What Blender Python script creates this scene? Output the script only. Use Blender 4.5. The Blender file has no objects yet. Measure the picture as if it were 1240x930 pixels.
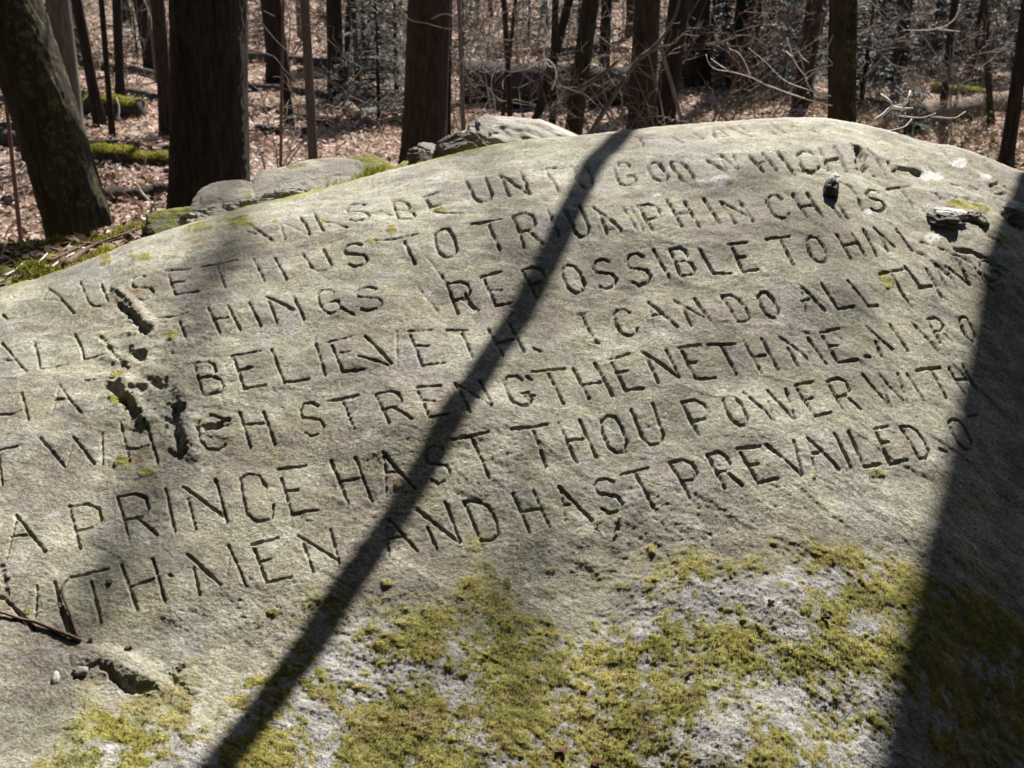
import bpy, math, random
import numpy as np
R = math.radians
random.seed(7)
rng = np.random.default_rng(11)
scn = bpy.context.scene
COL = scn.collection

# ------------------------------------------------------------------ camera
W0, F, H, PITCH = 1240.0, 1330.0, 1.65, R(21)     # photo width, focal length in photo pixels, eye height
cam_d = bpy.data.cameras.new('camera')
cam = bpy.data.objects.new('camera', cam_d)
COL.objects.link(cam)
cam.location = (0, 0, H)
cam.rotation_euler = (R(90) - PITCH, 0, 0)
cam_d.sensor_width = 36.0
cam_d.lens = F / W0 * 36.0
cam_d.clip_start = 0.02
cam_d.clip_end = 600
cam_d.dof.use_dof = True
cam_d.dof.focus_distance = 1.75
cam_d.dof.aperture_fstop = 12.0
scn.camera = cam

# ------------------------------------------------------------------ world, sun, exposure
SUN_AZ, SUN_EL = 19.2, 44.0          # degrees right of the viewing direction (+Y), above the horizon
world = bpy.data.worlds.new('World')
scn.world = world
world.use_nodes = True
wn, wl = world.node_tree.nodes, world.node_tree.links
wn.clear()
sky = wn.new('ShaderNodeTexSky')
sky.sky_type = 'NISHITA'
sky.sun_disc = False
sky.sun_elevation = R(SUN_EL)
sky.sun_rotation = R(SUN_AZ)
bg = wn.new('ShaderNodeBackground')
bg.inputs['Strength'].default_value = 0.05
wo = wn.new('ShaderNodeOutputWorld')
wl.new(sky.outputs[0], bg.inputs[0])
wl.new(bg.outputs[0], wo.inputs[0])
sun_d = bpy.data.lights.new('sun', 'SUN')
sun_d.energy = 5.0
sun_d.angle = R(0.53)
sun_d.color = (1.0, 0.965, 0.905)
sun = bpy.data.objects.new('sun', sun_d)
COL.objects.link(sun)
a, e = R(SUN_AZ), R(SUN_EL)
SD = np.array([math.sin(a) * math.cos(e), math.cos(a) * math.cos(e), math.sin(e)])
from mathutils import Vector
sun.rotation_euler = Vector(SD.tolist()).to_track_quat('Z', 'Y').to_euler()
sun.location = (6, 12, 14)
scn.view_settings.view_transform = 'Standard'
scn.view_settings.look = 'None'
scn.view_settings.gamma = 1.0
scn.view_settings.use_curve_mapping = False
scn.view_settings.exposure = 1.2
scn.cycles.max_bounces = 5
scn.cycles.diffuse_bounces = 3

# ------------------------------------------------------------------ numeric helpers
_p = rng.permutation(512)
PERM = np.concatenate([_p, _p, _p])
_g = rng.uniform(0, 2 * np.pi, 512)
GX, GY = np.cos(_g), np.sin(_g)
def pn(x, y):
    """2D gradient noise, about -0.7..0.7"""
    x = np.asarray(x, float); y = np.asarray(y, float)
    xi = np.floor(x).astype(np.int64); yi = np.floor(y).astype(np.int64)
    fx = x - xi; fy = y - yi
    xi &= 511; yi &= 511
    u = fx * fx * fx * (fx * (fx * 6 - 15) + 10); v = fy * fy * fy * (fy * (fy * 6 - 15) + 10)
    def c(ix, iy, dx, dy):
        h = PERM[PERM[(xi + ix) & 511] + ((yi + iy) & 511)]
        return GX[h] * dx + GY[h] * dy
    n00 = c(0, 0, fx, fy); n10 = c(1, 0, fx - 1, fy); n01 = c(0, 1, fx, fy - 1); n11 = c(1, 1, fx - 1, fy - 1)
    a_ = n00 + u * (n10 - n00); b_ = n01 + u * (n11 - n01)
    return a_ + v * (b_ - a_)
def fbm(x, y, o=4, g=0.5):
    s = 0; am = 1.0
    for i in range(o):
        s = s + am * pn(x * 2 ** i + 17.3 * i, y * 2 ** i - 9.1 * i); am *= g
    return s
def sm(a_, b_, x):
    t = np.clip((x - a_) / (b_ - a_), 0, 1)
    return t * t * (3 - 2 * t)
CP, SP = math.cos(PITCH), math.sin(PITCH)
def ray(u, v):
    """photo pixel -> direction scaled so that its y component is 1: (s, 1, m)"""
    xc = (np.asarray(u, float) - 620) / F; yc = (465 - np.asarray(v, float)) / F
    k = CP + SP * yc
    return xc / k, (-SP + CP * yc) / k
def proj(x, y, z):
    z = z - H
    d = y * CP - z * SP
    return 620 + F * x / d, 465 - F * (y * SP + z * CP) / d
def at(u, v, y):
    """the point seen at photo pixel (u, v) at distance y along the view axis on the ground plan"""
    s, m = ray(u, v)
    return np.array([float(s) * y, y, H + float(m) * y])

def mesh_np(name, V, faces_list, smooth=True):
    """faces_list: list of int arrays (n,3) or (n,4)"""
    me = bpy.data.meshes.new(name)
    V = np.asarray(V, dtype=np.float32)
    me.vertices.add(len(V)); me.vertices.foreach_set('co', V.ravel())
    tot = np.concatenate([np.full(len(f), f.shape[1], dtype=np.int32) for f in faces_list])
    idx = np.concatenate([f.ravel() for f in faces_list]).astype(np.int32)
    me.loops.add(len(idx)); me.loops.foreach_set('vertex_index', idx)
    me.polygons.add(len(tot))
    st = np.concatenate([[0], np.cumsum(tot)[:-1]]).astype(np.int32)
    me.polygons.foreach_set('loop_start', st); me.polygons.foreach_set('loop_total', tot)
    me.polygons.foreach_set('use_smooth', np.full(len(tot), smooth, dtype=bool))
    me.update(calc_edges=True)
    me.validate()
    return me
def fattr(me, name, arr):
    a_ = me.attributes.new(name, 'FLOAT', 'POINT')
    a_.data.foreach_set('value', np.asarray(arr, dtype=np.float32).ravel())
def link(name, me, m=None, parent=None):
    o = bpy.data.objects.new(name, me)
    COL.objects.link(o)
    if m is not None:
        me.materials.clear(); me.materials.append(m)
    if parent is not None:
        o.parent = parent
    return o
def tag(o, label=None, cat=None, group=None, kind=None):
    if label: o['label'] = label
    if cat: o['category'] = cat
    if group: o['group'] = group
    if kind: o['kind'] = kind
    return o
def empty(name, loc):
    o = bpy.data.objects.new(name, None)
    COL.objects.link(o); o.location = tuple(float(c) for c in loc); o.empty_display_size = 0.1
    return o
def grid_faces(nr, nc, wrap=False):
    i = np.arange(nr - 1)[:, None]; j = np.arange(nc if wrap else nc - 1)[None, :]
    j2 = (j + 1) % nc
    a_ = i * nc + j; b_ = i * nc + j2; c_ = (i + 1) * nc + j2; d_ = (i + 1) * nc + j
    return np.stack([a_, b_, c_, d_], -1).reshape(-1, 4)

class Tubes:
    """collects tapered tubes along polylines into one mesh"""
    def __init__(s): s.V = []; s.Q = []; s.T = []; s.n = 0
    def add(s, pts, rad, sides=5, cap=True):
        P = np.asarray(pts, float); n = len(P)
        rad = np.broadcast_to(np.asarray(rad, float), (n,)) if np.ndim(rad) == 0 else np.asarray(rad, float)
        T = np.gradient(P, axis=0); T /= np.linalg.norm(T, axis=1)[:, None] + 1e-9
        ref = np.array([0, 0, 1.0]) if abs(T[:, 2]).mean() < 0.8 else np.array([1.0, 0, 0])
        A = np.cross(T, ref); A /= np.linalg.norm(A, axis=1)[:, None] + 1e-9
        B = np.cross(T, A)
        th = np.arange(sides) * 2 * np.pi / sides
        V = P[:, None, :] + rad[:, None, None] * (np.cos(th)[None, :, None] * A[:, None, :] + np.sin(th)[None, :, None] * B[:, None, :])
        s.V.append(V.reshape(-1, 3)); s.Q.append(grid_faces(n, sides, True) + s.n)
        if cap:
            base = s.n
            k = np.arange(1, sides - 1)
            s.T.append(np.stack([np.full_like(k, base), base + k + 1, base + k], -1))
            e0 = base + (n - 1) * sides
            s.T.append(np.stack([np.full_like(k, e0), e0 + k, e0 + k + 1], -1))
        s.n += n * sides
    def mesh(s, name, off=(0, 0, 0)):
        f = [np.concatenate(s.Q)]
        if s.T: f.append(np.concatenate(s.T))
        return mesh_np(name, np.concatenate(s.V) - np.asarray(off, float), f)

def bez(pts, n=None):
    """smooth interpolation (Catmull-Rom) through points"""
    P = np.asarray(pts, float)
    if len(P) < 3: n = n or 4; t = np.linspace(0, 1, n)[:, None]; return P[0] * (1 - t) + P[-1] * t
    Q = np.vstack([2 * P[0] - P[1], P, 2 * P[-1] - P[-2]])
    out = []
    k = n or 4
    for i in range(1, len(Q) - 2):
        for t in np.linspace(0, 1, k, endpoint=False):
            out.append(0.5 * ((2 * Q[i]) + (-Q[i-1] + Q[i+1]) * t + (2*Q[i-1] - 5*Q[i] + 4*Q[i+1] - Q[i+2]) * t*t + (-Q[i-1] + 3*Q[i] - 3*Q[i+1] + Q[i+2]) * t**3))
    out.append(P[-1])
    return np.array(out)

# ------------------------------------------------------------------ materials
def NT(name, rough=0.85, spec=0.3):
    m = bpy.data.materials.new(name); m.use_nodes = True
    n, l = m.node_tree.nodes, m.node_tree.links
    b = n['Principled BSDF']
    b.inputs['Roughness'].default_value = rough
    b.inputs['Specular IOR Level'].default_value = spec
    return m, n, l, b
def ramp(n, l, src, stops):
    r = n.new('ShaderNodeValToRGB')
    el = r.color_ramp.elements
    while len(el) < len(stops): el.new(0.5)
    for q, (p, c) in zip(el, stops): q.position = p; q.color = (*c, 1)
    l.new(src, r.inputs[0]); return r.outputs[0]
def noise(n, l, vec, scale, detail=4, rough=0.6):
    t = n.new('ShaderNodeTexNoise'); t.inputs['Scale'].default_value = scale
    t.inputs['Detail'].default_value = detail; t.inputs['Roughness'].default_value = rough
    if vec is not None: l.new(vec, t.inputs['Vector'])
    return t.outputs[0]
def mapping(n, l, scale=(1, 1, 1), rot=(0, 0, 0), src='Object'):
    tc = n.new('ShaderNodeTexCoord'); mp = n.new('ShaderNodeMapping')
    mp.inputs['Scale'].default_value = scale; mp.inputs['Rotation'].default_value = rot
    l.new(tc.outputs[src], mp.inputs[0]); return mp.outputs[0]
def mix(n, l, fac, a_, b_, mode='MIX'):
    x = n.new('ShaderNodeMix'); x.data_type = 'RGBA'; x.blend_type = mode
    for k, s_ in ((0, fac), (6, a_), (7, b_)):
        if hasattr(s_, 'is_output'): l.new(s_, x.inputs[k])
        elif k == 0: x.inputs[0].default_value = s_
        else: x.inputs[k].default_value = (*s_, 1)
    return x.outputs[2]
def attr(n, name):
    t = n.new('ShaderNodeAttribute'); t.attribute_name = name; return t.outputs['Fac']
def mth(n, l, op, a_, b_=0.0, clamp=False):
    x = n.new('ShaderNodeMath'); x.operation = op; x.use_clamp = clamp
    for k, s_ in ((0, a_), (1, b_)):
        if hasattr(s_, 'is_output'): l.new(s_, x.inputs[k])
        else: x.inputs[k].default_value = s_
    return x.outputs[0]
def bump(n, l, b, h, strength, dist):
    x = n.new('ShaderNodeBump'); x.inputs['Strength'].default_value = strength; x.inputs['Distance'].default_value = dist
    l.new(h, x.inputs['Height']); l.new(x.outputs[0], b.inputs['Normal']); return x
def sstep(n, l, src, lo, hi):
    x = n.new('ShaderNodeMapRange'); x.interpolation_type = 'SMOOTHSTEP'
    x.inputs[1].default_value = lo; x.inputs[2].default_value = hi
    l.new(src, x.inputs[0]); return x.outputs[0]

def mat_boulder():
    m, n, l, b = NT('carved_sandstone', 0.9, 0.25)
    v = mapping(n, l, (1, 1, 1))
    vs = mapping(n, l, (1.0, 1.5, 1.0), (0, 0, R(28)))
    big = noise(n, l, v, 3.2, 5, 0.6)
    c1 = ramp(n, l, big, [(0.34, (0.215, 0.205, 0.185)), (0.46, (0.345, 0.325, 0.26)), (0.56, (0.42, 0.405, 0.335)), (0.68, (0.52, 0.515, 0.49))])
    mid = noise(n, l, vs, 26, 6, 0.65)
    c2 = ramp(n, l, mid, [(0.33, (0.13, 0.12, 0.11)), (0.45, (0.29, 0.272, 0.205)), (0.57, (0.45, 0.43, 0.34)), (0.70, (0.68, 0.675, 0.65))])
    c = mix(n, l, 0.5, c1, c2)
    # thin yellow-green lichen film and greyer, purplish patches
    yf = noise(n, l, vs, 11, 6, 0.7)
    c = mix(n, l, mth(n, l, 'MULTIPLY', sstep(n, l, yf, 0.50, 0.66), 0.42), c, (0.42, 0.39, 0.24))
    gf = noise(n, l, mapping(n, l, (1.3, 1, 1), (0.3, 0.2, 1)), 8, 7, 0.7)
    c = mix(n, l, mth(n, l, 'MULTIPLY', sstep(n, l, gf, 0.52, 0.66), 0.55), c, (0.36, 0.345, 0.36))
    # fine grain
    gr = noise(n, l, vs, 170, 5, 0.75)
    c = mix(n, l, 0.95, c, ramp(n, l, gr, [(0.30, (0.30, 0.28, 0.25)), (0.45, (0.85, 0.84, 0.81)), (0.56, (1.12, 1.11, 1.07)), (0.70, (1.6, 1.6, 1.55))]), 'MULTIPLY')
    g2 = noise(n, l, mapping(n, l, (1.0, 1.3, 1.0), (0, 0, R(24))), 420, 3, 0.7)
    c = mix(n, l, 0.75, c, ramp(n, l, g2, [(0.32, (0.42, 0.40, 0.38)), (0.45, (0.90, 0.89, 0.87)), (0.54, (1.15, 1.14, 1.12)), (0.66, (1.7, 1.7, 1.68))]), 'MULTIPLY')
    pv = noise(n, l, mapping(n, l, (1, 1.5, 1), (0, 0.1, R(20))), 4.5, 6, 0.62)
    c = mix(n, l, mth(n, l, 'MULTIPLY', sstep(n, l, pv, 0.47, 0.60), 0.8), c, mix(n, l, 1.0, c, (0.80, 0.745, 0.775), 'MULTIPLY'))
    dv = noise(n, l, mapping(n, l, (1, 1.4, 1), (0.7, 0.1, R(12))), 6.5, 7, 0.7)
    c = mix(n, l, mth(n, l, 'MULTIPLY', sstep(n, l, dv, 0.53, 0.68), 0.6), c, (0.17, 0.15, 0.115))
    wp = noise(n, l, mapping(n, l, (1, 1.4, 1), (0.5, 0.1, R(30))), 15, 7, 0.75)
    c = mix(n, l, mth(n, l, 'MULTIPLY', sstep(n, l, wp, 0.57, 0.68), 0.55), c, (0.56, 0.54, 0.50))
    sp = noise(n, l, v, 60, 3, 0.5)
    c = mix(n, l, mth(n, l, 'MULTIPLY', sstep(n, l, sp, 0.66, 0.74), 0.6), c, (0.10, 0.085, 0.07))
    c = mix(n, l, mth(n, l, 'MULTIPLY', attr(n, 'ochre'), 0.6), c, (0.33, 0.22, 0.09))
    wl_ = mth(n, l, 'MULTIPLY', attr(n, 'white'), sstep(n, l, gr, 0.36, 0.5))
    c = mix(n, l, wl_, c, (0.66, 0.65, 0.62))
    # crusty grey lichen
    lc = ramp(n, l, noise(n, l, v, 42, 7, 0.72), [(0.3, (0.22, 0.19, 0.16)), (0.44, (0.38, 0.36, 0.33)), (0.60, (0.58, 0.565, 0.54))])
    c = mix(n, l, attr(n, 'lichen'), c, lc)
    mf = noise(n, l, v, 13, 6, 0.7)
    mf2 = noise(n, l, mapping(n, l, (1, 1.5, 1), (0.2, 0, R(25))), 34, 6, 0.75)
    mc = ramp(n, l, mf, [(0.30, (0.07, 0.085, 0.012)), (0.40, (0.20, 0.125, 0.04)), (0.47, (0.20, 0.23, 0.025)), (0.55, (0.40, 0.34, 0.055)), (0.62, (0.20, 0.22, 0.03)), (0.72, (0.46, 0.33, 0.13))])
    mc = mix(n, l, 0.55, mc, ramp(n, l, mf2, [(0.34, (0.08, 0.08, 0.02)), (0.44, (0.17, 0.155, 0.035)), (0.52, (0.32, 0.27, 0.075)), (0.60, (0.38, 0.30, 0.15)), (0.70, (0.50, 0.45, 0.37))]))
    mg = ramp(n, l, noise(n, l, v, 190, 4, 0.8), [(0.3, (0.45, 0.45, 0.45)), (0.45, (0.95, 0.95, 0.95)), (0.7, (1.6, 1.6, 1.6))])
    mc = mix(n, l, 0.8, mc, mg, 'MULTIPLY')
    c = mix(n, l, mth(n, l, 'MULTIPLY', attr(n, 'moss'), 0.92), c, mc)
    l.new(c, b.inputs['Base Color'])
    h = mth(n, l, 'ADD', mth(n, l, 'MULTIPLY', noise(n, l, vs, 300, 5, 0.8), 0.9), mth(n, l, 'MULTIPLY', mid, 0.8))
    bump(n, l, b, h, 0.9, 0.0042)
    return m
def mat_rock(name, dark, light, moss=0.0, scale=9):
    m, n, l, b = NT(name, 0.9, 0.25)
    v = mapping(n, l, (1, 1, 2.0))
    f = noise(n, l, v, scale, 7, 0.68)
    c = ramp(n, l, f, [(0.3, dark), (0.5, tuple(0.5 * (x + y) for x, y in zip(dark, light))), (0.68, light)])
    gr = noise(n, l, v, 160, 4, 0.7)
    c = mix(n, l, 0.8, c, ramp(n, l, gr, [(0.25, (0.5, 0.5, 0.48)), (0.5, (1, 1, 1)), (0.8, (1.35, 1.35, 1.3))]), 'MULTIPLY')
    if moss > 0:
        g = n.new('ShaderNodeNewGeometry'); s_ = n.new('ShaderNodeSeparateXYZ'); l.new(g.outputs['Normal'], s_.inputs[0])
        up = sstep(n, l, s_.outputs[2], 0.35, 0.85)
        mm = mth(n, l, 'MULTIPLY', up, sstep(n, l, noise(n, l, v, 14, 6, 0.65), 0.62 - 0.25 * moss, 0.70 - 0.25 * moss))
        c = mix(n, l, mm, c, ramp(n, l, noise(n, l, v, 60, 4, 0.7), [(0.3, (0.06, 0.07, 0.012)), (0.5, (0.16, 0.16, 0.03)), (0.7, (0.30, 0.26, 0.06))]))
    l.new(c, b.inputs['Base Color'])
    bump(n, l, b, mth(n, l, 'ADD', noise(n, l, v, 45, 7, 0.75), mth(n, l, 'MULTIPLY', gr, 0.3)), 0.8, 0.008)
    return m
def mat_bark(name, dark, light, moss=False, ridge=1.0, tint=None):
    m, n, l, b = NT(name, 0.92, 0.15)
    v = mapping(n, l, (1, 1, 0.16))
    f = noise(n, l, v, 42, 6, 0.7)
    c = ramp(n, l, f, [(0.32, dark), (0.52, tuple(0.45 * (x + y) for x, y in zip(dark, light))), (0.7, light)])
    pt = noise(n, l, mapping(n, l, (1, 1, 0.5)), 5, 5, 0.6)
    c = mix(n, l, mth(n, l, 'MULTIPLY', sstep(n, l, pt, 0.5, 0.7), 0.5), c, tint or (0.11, 0.10, 0.085))
    if moss:
        mm = mth(n, l, 'MULTIPLY', attr(n, 'moss'), sstep(n, l, noise(n, l, mapping(n, l), 24, 6, 0.75), 0.50, 0.62))
        c = mix(n, l, mm, c, ramp(n, l, noise(n, l, mapping(n, l), 80, 4, 0.7), [(0.3, (0.04, 0.04, 0.014)), (0.5, (0.11, 0.10, 0.035)), (0.72, (0.22, 0.19, 0.08))]))
    l.new(c, b.inputs['Base Color'])
    bump(n, l, b, f, 0.9 * ridge, 0.02)
    return m
def mat_plain(name, stops, scale=30, rough=0.9, b_=0.4, dist=0.004, rand=0.0):
    m, n, l, b = NT(name, rough, 0.2)
    f = noise(n, l, mapping(n, l), scale, 5, 0.65)
    c = ramp(n, l, f, stops)
    l.new(c, b.inputs['Base Color'])
    bump(n, l, b, f, b_, dist)
    return m
def mat_blades(name, stops, trans=0.25):
    """colour picked per blade / leaf through the 'tone' attribute"""
    m, n, l, b = NT(name, 0.7, 0.2)
    c = ramp(n, l, attr(n, 'tone'), stops)
    l.new(c, b.inputs['Base Color'])
    if trans:
        t = n.new('ShaderNodeBsdfTranslucent'); l.new(c, t.inputs[0])
        x = n.new('ShaderNodeMixShader'); x.inputs[0].default_value = trans
        l.new(b.outputs[0], x.inputs[1]); l.new(t.outputs[0], x.inputs[2])
        l.new(x.outputs[0], n['Material Output'].inputs[0])
    return m
def mat_ground():
    m, n, l, b = NT('leaf_mould', 0.95, 0.1)
    v = mapping(n, l)
    vo = n.new('ShaderNodeTexVoronoi'); vo.inputs['Scale'].default_value = 17; l.new(v, vo.inputs['Vector'])
    s_ = n.new('ShaderNodeSeparateColor'); l.new(vo.outputs['Color'], s_.inputs[0])
    c = ramp(n, l, s_.outputs[0], [(0.0, (0.06, 0.035, 0.022)), (0.4, (0.19, 0.12, 0.085)), (0.7, (0.36, 0.25, 0.19)), (1.0, (0.52, 0.40, 0.34))])
    p = noise(n, l, v, 0.55, 5, 0.6)
    c = mix(n, l, mth(n, l, 'MULTIPLY', sstep(n, l, p, 0.5, 0.62), 0.75), c, mix(n, l, noise(n, l, v, 9, 5), (0.05, 0.045, 0.015), (0.17, 0.15, 0.055)))
    dk = noise(n, l, v, 1.7, 5, 0.6)
    c = mix(n, l, mth(n, l, 'MULTIPLY', sstep(n, l, dk, 0.52, 0.66), 0.6), c, (0.035, 0.024, 0.017))
    l.new(c, b.inputs['Base Color'])
    bump(n, l, b, vo.outputs['Distance'], 0.6, 0.03)
    return m

M = dict(
    boulder=mat_boulder(),
    slab=mat_rock('grey_slab_stone', (0.20, 0.178, 0.145), (0.40, 0.365, 0.305), 0.2),
    ledge=mat_rock('mossy_ledge_stone', (0.13, 0.12, 0.10), (0.30, 0.29, 0.24), 0.95),
    darkstone=mat_rock('dark_grey_stone', (0.12, 0.105, 0.095), (0.30, 0.27, 0.235), 0.15),
    pale=mat_rock('pale_weathered_stone', (0.26, 0.24, 0.20), (0.47, 0.44, 0.38), 0.0),
    knob=mat_rock('ironstone_knob', (0.08, 0.072, 0.062), (0.24, 0.22, 0.18), 0.0, 40),
    white=mat_rock('white_crust', (0.38, 0.37, 0.35), (0.72, 0.71, 0.68), 0.0, 70),
    bark_dark=mat_bark('dark_ridged_bark', (0.014, 0.011, 0.009), (0.062, 0.049, 0.040), tint=(0.06, 0.052, 0.044)),
    bark_moss=mat_bark('mossy_bark', (0.018, 0.015, 0.010), (0.075, 0.062, 0.046), moss=True, tint=(0.07, 0.062, 0.05)),
    bark_brown=mat_bark('brown_bark', (0.022, 0.015, 0.012), (0.088, 0.064, 0.050), ridge=0.6, tint=(0.075, 0.056, 0.045)),
    bark_grey=mat_bark('grey_smooth_bark', (0.075, 0.062, 0.050), (0.21, 0.185, 0.155), ridge=0.4, tint=(0.16, 0.15, 0.12)),
    twig=mat_plain('grey_twig_bark', [(0.3, (0.12, 0.095, 0.08)), (0.6, (0.26, 0.22, 0.19))], 40),
    twig_pale=mat_plain('bleached_twig_bark', [(0.3, (0.42, 0.37, 0.34)), (0.6, (0.70, 0.66, 0.62))], 60),
    twig_brown=mat_plain('brown_twig_bark', [(0.3, (0.07, 0.045, 0.035)), (0.6, (0.21, 0.14, 0.11))], 160),
    log=mat_bark('old_log_bark', (0.022, 0.016, 0.013), (0.12, 0.095, 0.078)),
    logpale=mat_bark('bleached_log_wood', (0.08, 0.05, 0.035), (0.36, 0.27, 0.20)),
    mossmat=mat_plain('cushion_moss', [(0.32, (0.03, 0.028, 0.012)), (0.44, (0.06, 0.065, 0.014)), (0.55, (0.16, 0.16, 0.03)), (0.68, (0.28, 0.26, 0.06))], 22, b_=1.0, dist=0.02),
    blades=mat_blades('moss_blades', [(0.0, (0.05, 0.065, 0.008)), (0.3, (0.14, 0.18, 0.015)), (0.5, (0.28, 0.27, 0.03)), (0.68, (0.46, 0.38, 0.06)), (0.85, (0.48, 0.37, 0.22)), (1.0, (0.22, 0.12, 0.06))], 0.5),
    lichen=mat_blades('grey_lichen', [(0.0, (0.33, 0.28, 0.21)), (0.5, (0.52, 0.47, 0.39)), (1.0, (0.68, 0.63, 0.55))], 0.4),
    leaves=mat_blades('dry_leaves', [(0.0, (0.07, 0.035, 0.022)), (0.22, (0.20, 0.105, 0.07)), (0.45, (0.42, 0.29, 0.235)), (0.7, (0.60, 0.47, 0.41)), (1.0, (0.76, 0.66, 0.61))], 0.25),
    green=mat_blades('green_leaves', [(0.0, (0.03, 0.045, 0.012)), (0.5, (0.075, 0.11, 0.025)), (1.0, (0.17, 0.20, 0.05))]),
    needles=mat_blades('hemlock_needles', [(0.0, (0.010, 0.022, 0.018)), (0.5, (0.025, 0.050, 0.040)), (1.0, (0.06, 0.10, 0.08))], 0.1),
    grass=mat_blades('dry_grass', [(0.0, (0.07, 0.065, 0.02)), (0.5, (0.19, 0.165, 0.065)), (1.0, (0.34, 0.29, 0.15))]),
    redleaf=mat_plain('red_brown_leaf', [(0.3, (0.05, 0.022, 0.016)), (0.6, (0.13, 0.06, 0.04))], 200),
    ground=mat_ground(),
)

# ------------------------------------------------------------------ terrain
def gz(x, y):
    x = np.asarray(x, float); y = np.asarray(y, float)
    z = 0.10 * fbm(x * 0.28, y * 0.28, 3) + 0.03 * fbm(x * 1.3 + 5, y * 1.3, 3)
    z = z + 0.055 * np.clip(y - 24, 0, None) + 0.10 * np.clip(y - 60, 0, None)
    z = z + 0.02 * np.clip(np.abs(x) - 14, 0, None)
    return z
ys = np.concatenate([np.linspace(-14, 2, 18), np.linspace(2.3, 30, 190), np.geomspace(30.5, 420, 70)])
xs = np.concatenate([-np.geomspace(400, 14.5, 32), np.linspace(-14, 14, 190), np.geomspace(14.5, 400, 32)])
XX, YY = np.meshgrid(xs, ys)
o = link('ground', mesh_np('ground', np.stack([XX, YY, gz(XX, YY)], -1).reshape(-1, 3), [grid_faces(len(ys), len(xs))]), M['ground'])
tag(o, kind='structure')

# ------------------------------------------------------------------ the carved boulder: base surface
SIL = [(-160, 410), (-60, 372), (0, 348), (45, 338), (90, 323), (130, 309), (160, 294), (200, 281), (250, 264), (300, 250), (350, 238), (410, 224), (450, 212),
       (500, 199), (545, 188), (600, 176), (640, 170), (700, 165), (730, 161), (780, 156), (870, 147), (925, 142), (955, 140), (1000, 141), (1035, 147),
       (1070, 156), (1120, 171), (1155, 177), (1192, 190), (1240, 210), (1320, 262), (1420, 350)]
_ss, _mm = ray([p[0] for p in SIL], [p[1] for p in SIL])
def m_sil(s): 
    s = np.asarray(s, float)
    lo = _mm[0] + (s - _ss[0]) * 0.75; hi = _mm[-1] - (s - _ss[-1]) * 1.3
    return np.where(s < _ss[0], lo, np.where(s > _ss[-1], hi, np.interp(s, _ss, _mm)))
def y_sil(s): return np.interp(s, [-1.2, -0.65, -0.3, 0.1, 0.5, 1.0], [1.75, 1.92, 2.12, 2.30, 2.30, 2.1])
def g_fall(s, d):
    q, c = 0.727, 0.60
    q = q * np.interp(s, [-0.7, -0.2, 0.6], [0.86, 0.98, 1.0])
    return np.where(d >= 0, q * d * d / (np.abs(d) + c), 2.2 * d * d / (np.abs(d) + 0.25))
def zb(x, y):
    s = x / y
    return H + m_sil(s) * y - g_fall(s, y_sil(s) - y)
def hit(u, v):
    """photo pixel -> point on the base surface of the boulder"""
    s, m = ray(u, v)
    s = np.atleast_1d(s); m = np.atleast_1d(m)
    hi = y_sil(s); lo = np.full_like(hi, 0.2)
    for _ in range(40):
        y = 0.5 * (hi + lo)
        below = (H + m * y) < zb(s * y, y)
        hi = np.where(below, y, hi); lo = np.where(below, lo, y)
    return np.stack([s * y, y, zb(s * y, y)], -1)
def nrm(P):
    e = 1e-3
    x, y = P[..., 0], P[..., 1]
    dx = (zb(x + e, y) - zb(x - e, y)) / (2 * e); dy = (zb(x, y + e) - zb(x, y - e)) / (2 * e)
    n_ = np.stack([-dx, -dy, np.ones_like(dx)], -1)
    return n_ / np.linalg.norm(n_, axis=-1)[..., None]

# ------------------------------------------------------------------ inscription
FONT = {
 'A': [[(0, 0), (.45, 1), (1, 0)], [(.2, .42), (.8, .42)]],
 'B': [[(0, 0), (0, 1), (.6, 1), (.85, .88), (.85, .64), (.6, .52), (0, .52)], [(.6, .52), (.95, .4), (1, .2), (.8, .03), (0, 0)]],
 'C': [[(.95, .78), (.8, .97), (.4, 1), (.08, .85), (0, .5), (.08, .15), (.4, 0), (.8, .03), (.98, .2)]],
 'D': [[(0, 0), (0, 1), (.55, .98), (.9, .8), (1, .45), (.85, .12), (.5, 0), (0, 0)]],
 'E': [[(1, 1), (0, 1), (0, 0), (1, 0)], [(0, .52), (.6, .52)]],
 'G': [[(.95, .8), (.8, .97), (.4, 1), (.08, .85), (0, .5), (.08, .15), (.4, 0), (.8, .03), (1, .2), (1, .42), (.6, .42)]],
 'O': [[(.5, 1), (.12, .9), (0, .6), (.03, .25), (.3, .02), (.65, 0), (.95, .2), (1, .6), (.85, .92), (.5, 1)]],
 'P': [[(0, 0), (0, 1), (.65, 1), (.98, .85), (.98, .6), (.7, .45), (0, .43)]],
 'R': [[(0, 0), (0, 1), (.65, 1), (.95, .86), (.95, .62), (.7, .48), (0, .46)], [(.5, .46), (1, 0)]],
 'S': [[(.95, .84), (.75, .98), (.3, 1), (.03, .83), (.1, .62), (.5, .53), (.9, .42), (1, .2), (.75, .02), (.3, 0), (.03, .16)]],
 'U': [[(0, 1), (.02, .25), (.25, .02), (.7, 0), (.97, .2), (1, 1)]],
}
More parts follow.
